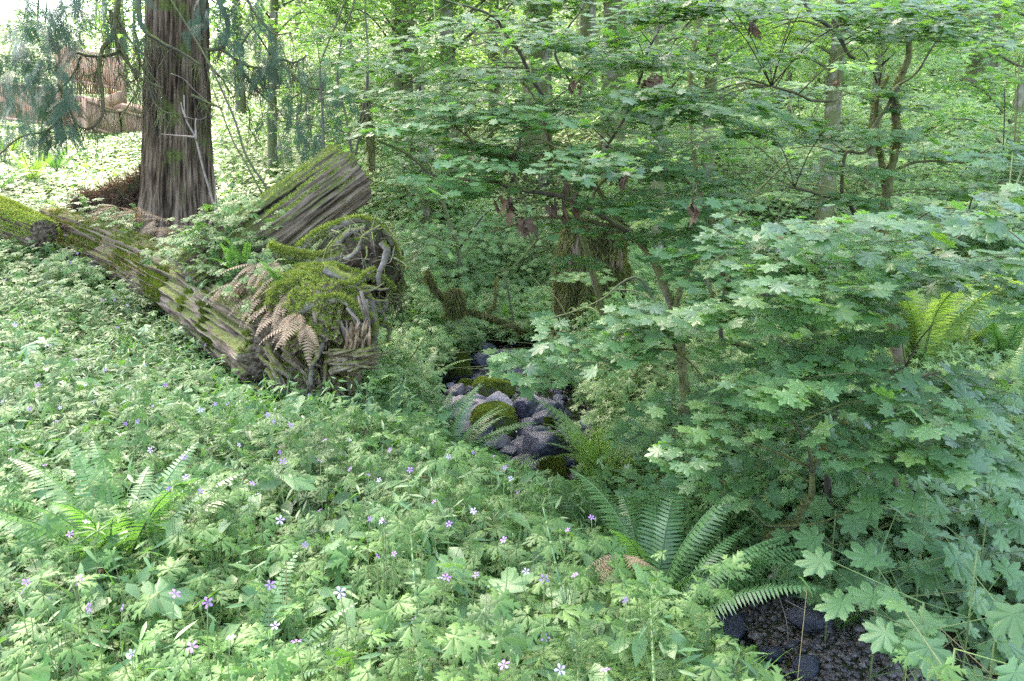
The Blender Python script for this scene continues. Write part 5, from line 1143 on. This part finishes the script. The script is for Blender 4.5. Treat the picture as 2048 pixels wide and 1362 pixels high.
sapling('dead_twig', 'bare hanging twig dangling over the near gravel', [[(1548, 1090), (1548, 1150), (1560, 1200), (1572, 1240), (1577, 1290)], [(1560, 1200), (1530, 1170), (1490, 1210)]], 3.05, 2.95, .004, .0022, 'pale_twig', cat_='twig')
sapling('dead_twig', 'two crossed grey twigs on the bank below the bent maple', [[(1540, 1150), (1515, 1210)], [(1570, 1200), (1612, 1222)]], 3.0, 3.0, .005, .003, 'pale_twig', cat_='twig')
for px, d, n, sz, h, mt, lb in [(1045, 12.2, 60, .13, 1.0, 'fern_lit', 'glowing yellow green bush in the sunny gap beyond the creek'), (985, 12.8, 60, .13, 1.1, 'maple_far', 'pale green bush left of the glowing one beyond the creek'), (890, 11.0, 60, .12, 1.0, 'maple_far', 'pale leafy bush behind the fallen mossy branch'),
        (800, 9.6, 60, .12, .9, 'maple_far', 'light leafy bush right of the root plate'), (1110, 11.8, 50, .12, 1.0, 'fern_lit', 'yellowish bush at the foot of the mossy stump'), (840, 13.5, 70, .14, 1.6, 'maple_far', 'taller pale bush in the middle distance left of the gap')]:
    leafy_plant('bush', lb, 'bush', base_at(px, d), n * 3, sz, h, MAPLE_LO, mt, spread=.75, tilt=.35, bias=.35, r=.008)  # the fern_lit bushes carry sunlight in their leaf colour
# old mossy stump with hanging moss, right of the gap
b = base_at(1188, 9.0); t = thing('mossy_stump', 'thick old stump draped in brown green hanging moss behind the arching maple branch', 'stump', b)
zt = P(1185, 425, 9.0)[2]; pa = smooth_path([b + [.02, 0, -.3], b + [0, 0, .4], [b[0] - .02, b[1], (b[2] + zt) / 2], [b[0] - .06, b[1], zt]], 10)
SVv, STt = logsurf(pa, np.interp(np.linspace(0, 1, len(pa)), [0, .3, .8, 1], [.52, .38, .33, .24]), 110, .18, 41, 1.2, 3)
grain(obj('trunk', local((SVv, STt), b), M['log'], t), logsurf.g); obj('moss', local(tufts(SVv, STt, 5200, .12, .009, lambda p, n: (fbm(p * 2.5, 3, 3) > -.25) * 1.0, hang=1.6), b), M['moss_hang'], t); obj('moss_patch', local(tufts(SVv, STt, 7000, .04, .007, lambda p, n: (fbm(p * 2.5, 3, 8) > .15) * 1.0), b), M['moss'], t)

# ------------------------------------------------------------------ undergrowth of the far slopes
def sea(n, y0, y1, xa, xb, tpl, size, hmax, cond, pw=1.0, tilt=.4, seed=60):
    x, y = wedge(n, y0, y1, xa, xb, pw, .5); k = cond(x, y); x = x[k]; y = y[k]; n = len(x)
    hum = np.clip(.5 + .9 * fbm(np.stack([x * .8, y * .8, 0 * x], -1), 3, seed), .08, 1.3); z = ground(x, y) + hmax * hum * rng.random(n) ** .6
    z = np.where((x / y < -.36) & (y < 24), ground(x, y) + (z - ground(x, y)) * .28, z); nr = rnd_dir(n, tilt); nr[:, 1] -= .35
    ok = ~keep_open(*to_px(np.stack([x, y, z], 1)), 0); x, y, z, nr = x[ok], y[ok], z[ok], nr[ok]; n = len(x)
    return scatter(tpl, frames(nr, rnd_head(n), size * rng.uniform(.6, 1.3, n) * (.75 + .4 * np.clip(y / y1, 0, 1))), np.stack([x, y, z], 1))
offc = lambda x, y: (np.abs(x - xc(y)) > np.interp(y, CY, CW) + .15) | (y > 10)
U1 = sea(72000, 8.5, 16, -1.0, .85, FARLEAF, .095, .95, lambda x, y: offc(x, y) & ~in_log(x, y) & ~((x < -2.2) & (y < 10.5)))
U2 = sea(220000, 15, 32, -1.0, .9, DIAMOND, .13, 1.6, lambda x, y: offc(x, y), 1.0)
U3 = sea(150000, 30, 75, -1.0, .95, DIAMOND, .24, 3.5, lambda x, y: x > -99, 1.0)
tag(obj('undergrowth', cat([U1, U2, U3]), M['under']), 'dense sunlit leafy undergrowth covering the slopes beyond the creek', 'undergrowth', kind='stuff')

# ------------------------------------------------------------------ background trees
def tree_proto(seed, H, r, crown_r, z0, n, leaf, mat, tpl, droop=0.0, bare=False, conifer=False):
    g = np.random.default_rng(seed); bend = [g.normal(0, .25), g.normal(0, .25)]
    pa = smooth_path([(0, 0, -.4), (bend[0] * .3, bend[1] * .3, H * .3), (bend[0], bend[1], H * .65), (bend[0] * .6, bend[1] * .6, H)], 7)
    trunk = tube(pa, r, r * .25, 10, .22, seed, rad=np.interp(np.linspace(0, 1, len(pa)), [0, .04, .12, 1], [r * 1.5, r * 1.15, r, r * .25]))
    nl = 26; limbs = []; pos = []; hd = []
    for k in range(nl):
        z = z0 + (H - z0) * (k + g.random()) / nl; c = np.array([np.interp(z, pa[:, 2], pa[:, 0]), np.interp(z, pa[:, 2], pa[:, 1]), z]); a = g.uniform(0, 6.28)
        L = crown_r * g.uniform(.5, 1.1) * (1 - .55 * ((z - z0) / (H - z0)) ** 1.5); up = -.15 if conifer else g.uniform(.05, .6)
        e = c + np.array([cos(a) * L, sin(a) * L, up * L - droop * L]); m = (c + e) / 2 + [0, 0, .12 * L]; lp = smooth_path([c, m, e], 4); limbs.append(tube(lp, r * .22, .006, 5, .2, k))
        q = n // nl; u = g.beta(2.2, 1.3, q) ; b = np.stack([np.interp(u, np.linspace(0, 1, len(lp)), lp[:, i]) for i in range(3)], 1)
        sp = L * .26; pos.append(b + g.normal(0, 1, (q, 3)) * [sp, sp, sp * .30 if not conifer else sp * .2]); hd.append(np.repeat([[cos(a), sin(a), -.3]], q, 0) + g.normal(0, .5, (q, 3)))
    pos = np.vstack(pos); nn = len(pos); nr = np.stack([g.normal(0, .35, nn), g.normal(0, .35, nn), np.ones(nn)], 1)
    fol = scatter(tpl, frames(nr, np.vstack(hd), leaf * g.uniform(.6, 1.3, nn)), pos)
    tr = mesh('trunk', trunk, M['trunk_far'], True); li = mesh('limb', cat(limbs), M['twig'], True); fo = mesh('crown', fol, M[mat]); mo = mesh('moss', tufts(trunk[0], trunk[1], 700, .06, .012, lambda p, n: (fbm(p * [2, 2, .7], 3, seed) > .1) * 1.0, hang=.6), M['moss_hang'])
    return dict(trunk=tr, limb=li, crown=fo, moss=mo)
PT = [tree_proto(1, 13, .14, 3.0, 2.2, 5200, .15, 'fartree', DIAMOND), tree_proto(2, 15, .17, 3.2, 3.0, 5200, .16, 'fartree', DIAMOND), tree_proto(3, 10, .09, 2.6, 1.2, 5000, .13, 'maple_far', FARLEAF),
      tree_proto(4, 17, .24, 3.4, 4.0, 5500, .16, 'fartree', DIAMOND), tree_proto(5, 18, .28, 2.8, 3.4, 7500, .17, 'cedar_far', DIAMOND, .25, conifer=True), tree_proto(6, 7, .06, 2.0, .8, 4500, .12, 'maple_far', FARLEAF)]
def bg_tree(k, px, d, s, label, group=None, name='alder_tree', cat_='tree', sc=None):
    b = base_at(px, d); t = thing(name, label, cat_, b, rng.uniform(0, 6.28), group, sc or s)
    for nm, me in PT[k].items():
        o = bpy.data.objects.new(nm, me); COL.objects.link(o); o.parent = t
    return t
NAMED = [(3, 1215, 17, 1.1, 'thick grey trunked tree seen through the leaves right of top centre'), (4, 1070, 19, 1.2, 'dark trunked conifer behind the maple at the top middle'), (1, 905, 15.5, .9, 'slim mossy tree at the top, left of the crossing maple branches'),
         (0, 808, 17, .8, 'pale spotted slim trunk in the sunny gap'), (0, 828, 17.4, .9, 'pale slim trunk just right of the spotted one'), (2, 560, 14.5, 1.0, 'small crooked tree behind the cedar\'s right side'), (1, 988, 20, .8, 'leaning pale trunk beyond the creek'),
         (0, 510, 20, .9, 'distant thin tree right of the cedar'), (3, 1630, 14, .6, 'reddish brown trunk behind the right maple leaves'), (1, 1715, 15, .6, 'violet grey slim trunk right of the reddish one'), (2, 1310, 12, 1.0, 'slender tree between the two large far trunks'),
         (5, 860, 14, 1.1, 'low bushy tree beyond the far creek bank'), (0, 1400, 16, .9, 'thin upright tree behind the centre right leaves'), (2, 1960, 12, 1.1, 'leafy tree at the upper right edge')]
for k, px, d, s, lb in NAMED: bg_tree(k, px, d, s, lb, 'trees standing beyond the creek')
r2 = np.random.default_rng(5)
GRP = [('leafy deciduous tree in the sunlit woods far behind', 'alder_tree'), ('dark drooping conifer in the woods far behind', 'conifer_tree'), ('low bushy maple in the woods far behind', 'maple_tree')]
for q in range(56):
    d = 19 + 40 * r2.random() ** .8; px = r2.uniform(-250, 2300)
    if px < 420 and d < 27: d = 27 + r2.random() * 20
    if 750 < px < 1150 and d < 24: continue
    k = int(r2.choice([0, 2, 5, 4, 5, 2, 5, 5])); g_ = GRP[1] if k == 4 else (GRP[2] if k in (2, 5) else GRP[0])
    bg_tree(k, px, d, r2.uniform(.8, 1.25), g_[0], {0: 'far deciduous trees', 1: 'far conifers', 2: 'far bushy maples'}[GRP.index(g_)], g_[1])
# ------------------------------------------------------------------ wooden deck with railings, upper left
def railing(a, b, h, n, name_parent, base, bal=.035, top=(.09, .05)):
    a = np.array(a, float); b = np.array(b, float); U = np.array([0, 0, 1.0])
    L = np.linalg.norm(b - a); m = max(2, int(round(L / 1.6)) + 1)
    for q in range(m):
        c = a + (b - a) * q / (m - 1); obj('post', local(beam(c - U * .25, c + U * (h + .03), .09, .09), base), M['deckwood'], name_parent)
    obj('rail', local(beam(a + U * h, b + U * h, top[0], top[1]), base), M['deckwood'], name_parent)
    obj('rail', local(beam(a + U * .12, b + U * .12, .05, .06), base), M['deckwood'], name_parent)
    for q in range(n):
        c = a + (b - a) * (q + .5) / n; obj('baluster', local(beam(c + U * .08, c + U * (h - .02), bal, bal), base), M['deckwood'], name_parent)
D = 21.0
b = P(200, 260, D)
deck = thing('wooden_deck', 'weathered reddish wooden deck with slatted railings and steps on the slope behind the cedar', 'deck', b)
def platform(p, q, th, dep):
    a = np.array(p); c = np.array(q); dv = np.array([.5, dep, .0]); f = np.array([a, c, c + dv, a + dv]); V = np.vstack([f, f - [0, 0, th]])
    T = [(0, 1, 2), (0, 2, 3), (4, 6, 5), (4, 7, 6)]
    for j in range(4): k = (j + 1) % 4; T += [(j, k + 4, k), (j, j + 4, k + 4)]
    return V, np.array(T)
obj('platform', local(platform(P(140, 232, D - .4), P(246, 258, D + .3), .22, 2.2), b), M['deckwood'], deck)
obj('platform', local(platform(P(150, 190, D + 1.4), P(250, 212, D + 2.0), .16, 2.0), b), M['deckwood'], deck)
obj('stringer', local(beam(P(142, 232, D - .3), P(248, 192, D + 1.6), .06, .28), b), M['deckwood'], deck)
railing(P(175, 262, D - .6), P(246, 285, D + .2), .75, 22, deck, b)
railing(P(246, 283, D + .2), P(300, 298, D + .8), .78, 16, deck, b)
railing(P(-40, 240, D + .8), P(150, 262, D - .2), 1.0, 44, deck, b)
railing(P(120, 165, D + 1.6), P(248, 188, D + 1.8), .95, 30, deck, b)
obj('baluster_screen', local(cat([beam(P(150 + 4.4 * i, 188, D + 2.6), P(150 + 4.4 * i, 120, D + 2.6), .045, .02) for i in range(20)]), b), M['deckwood'], deck)
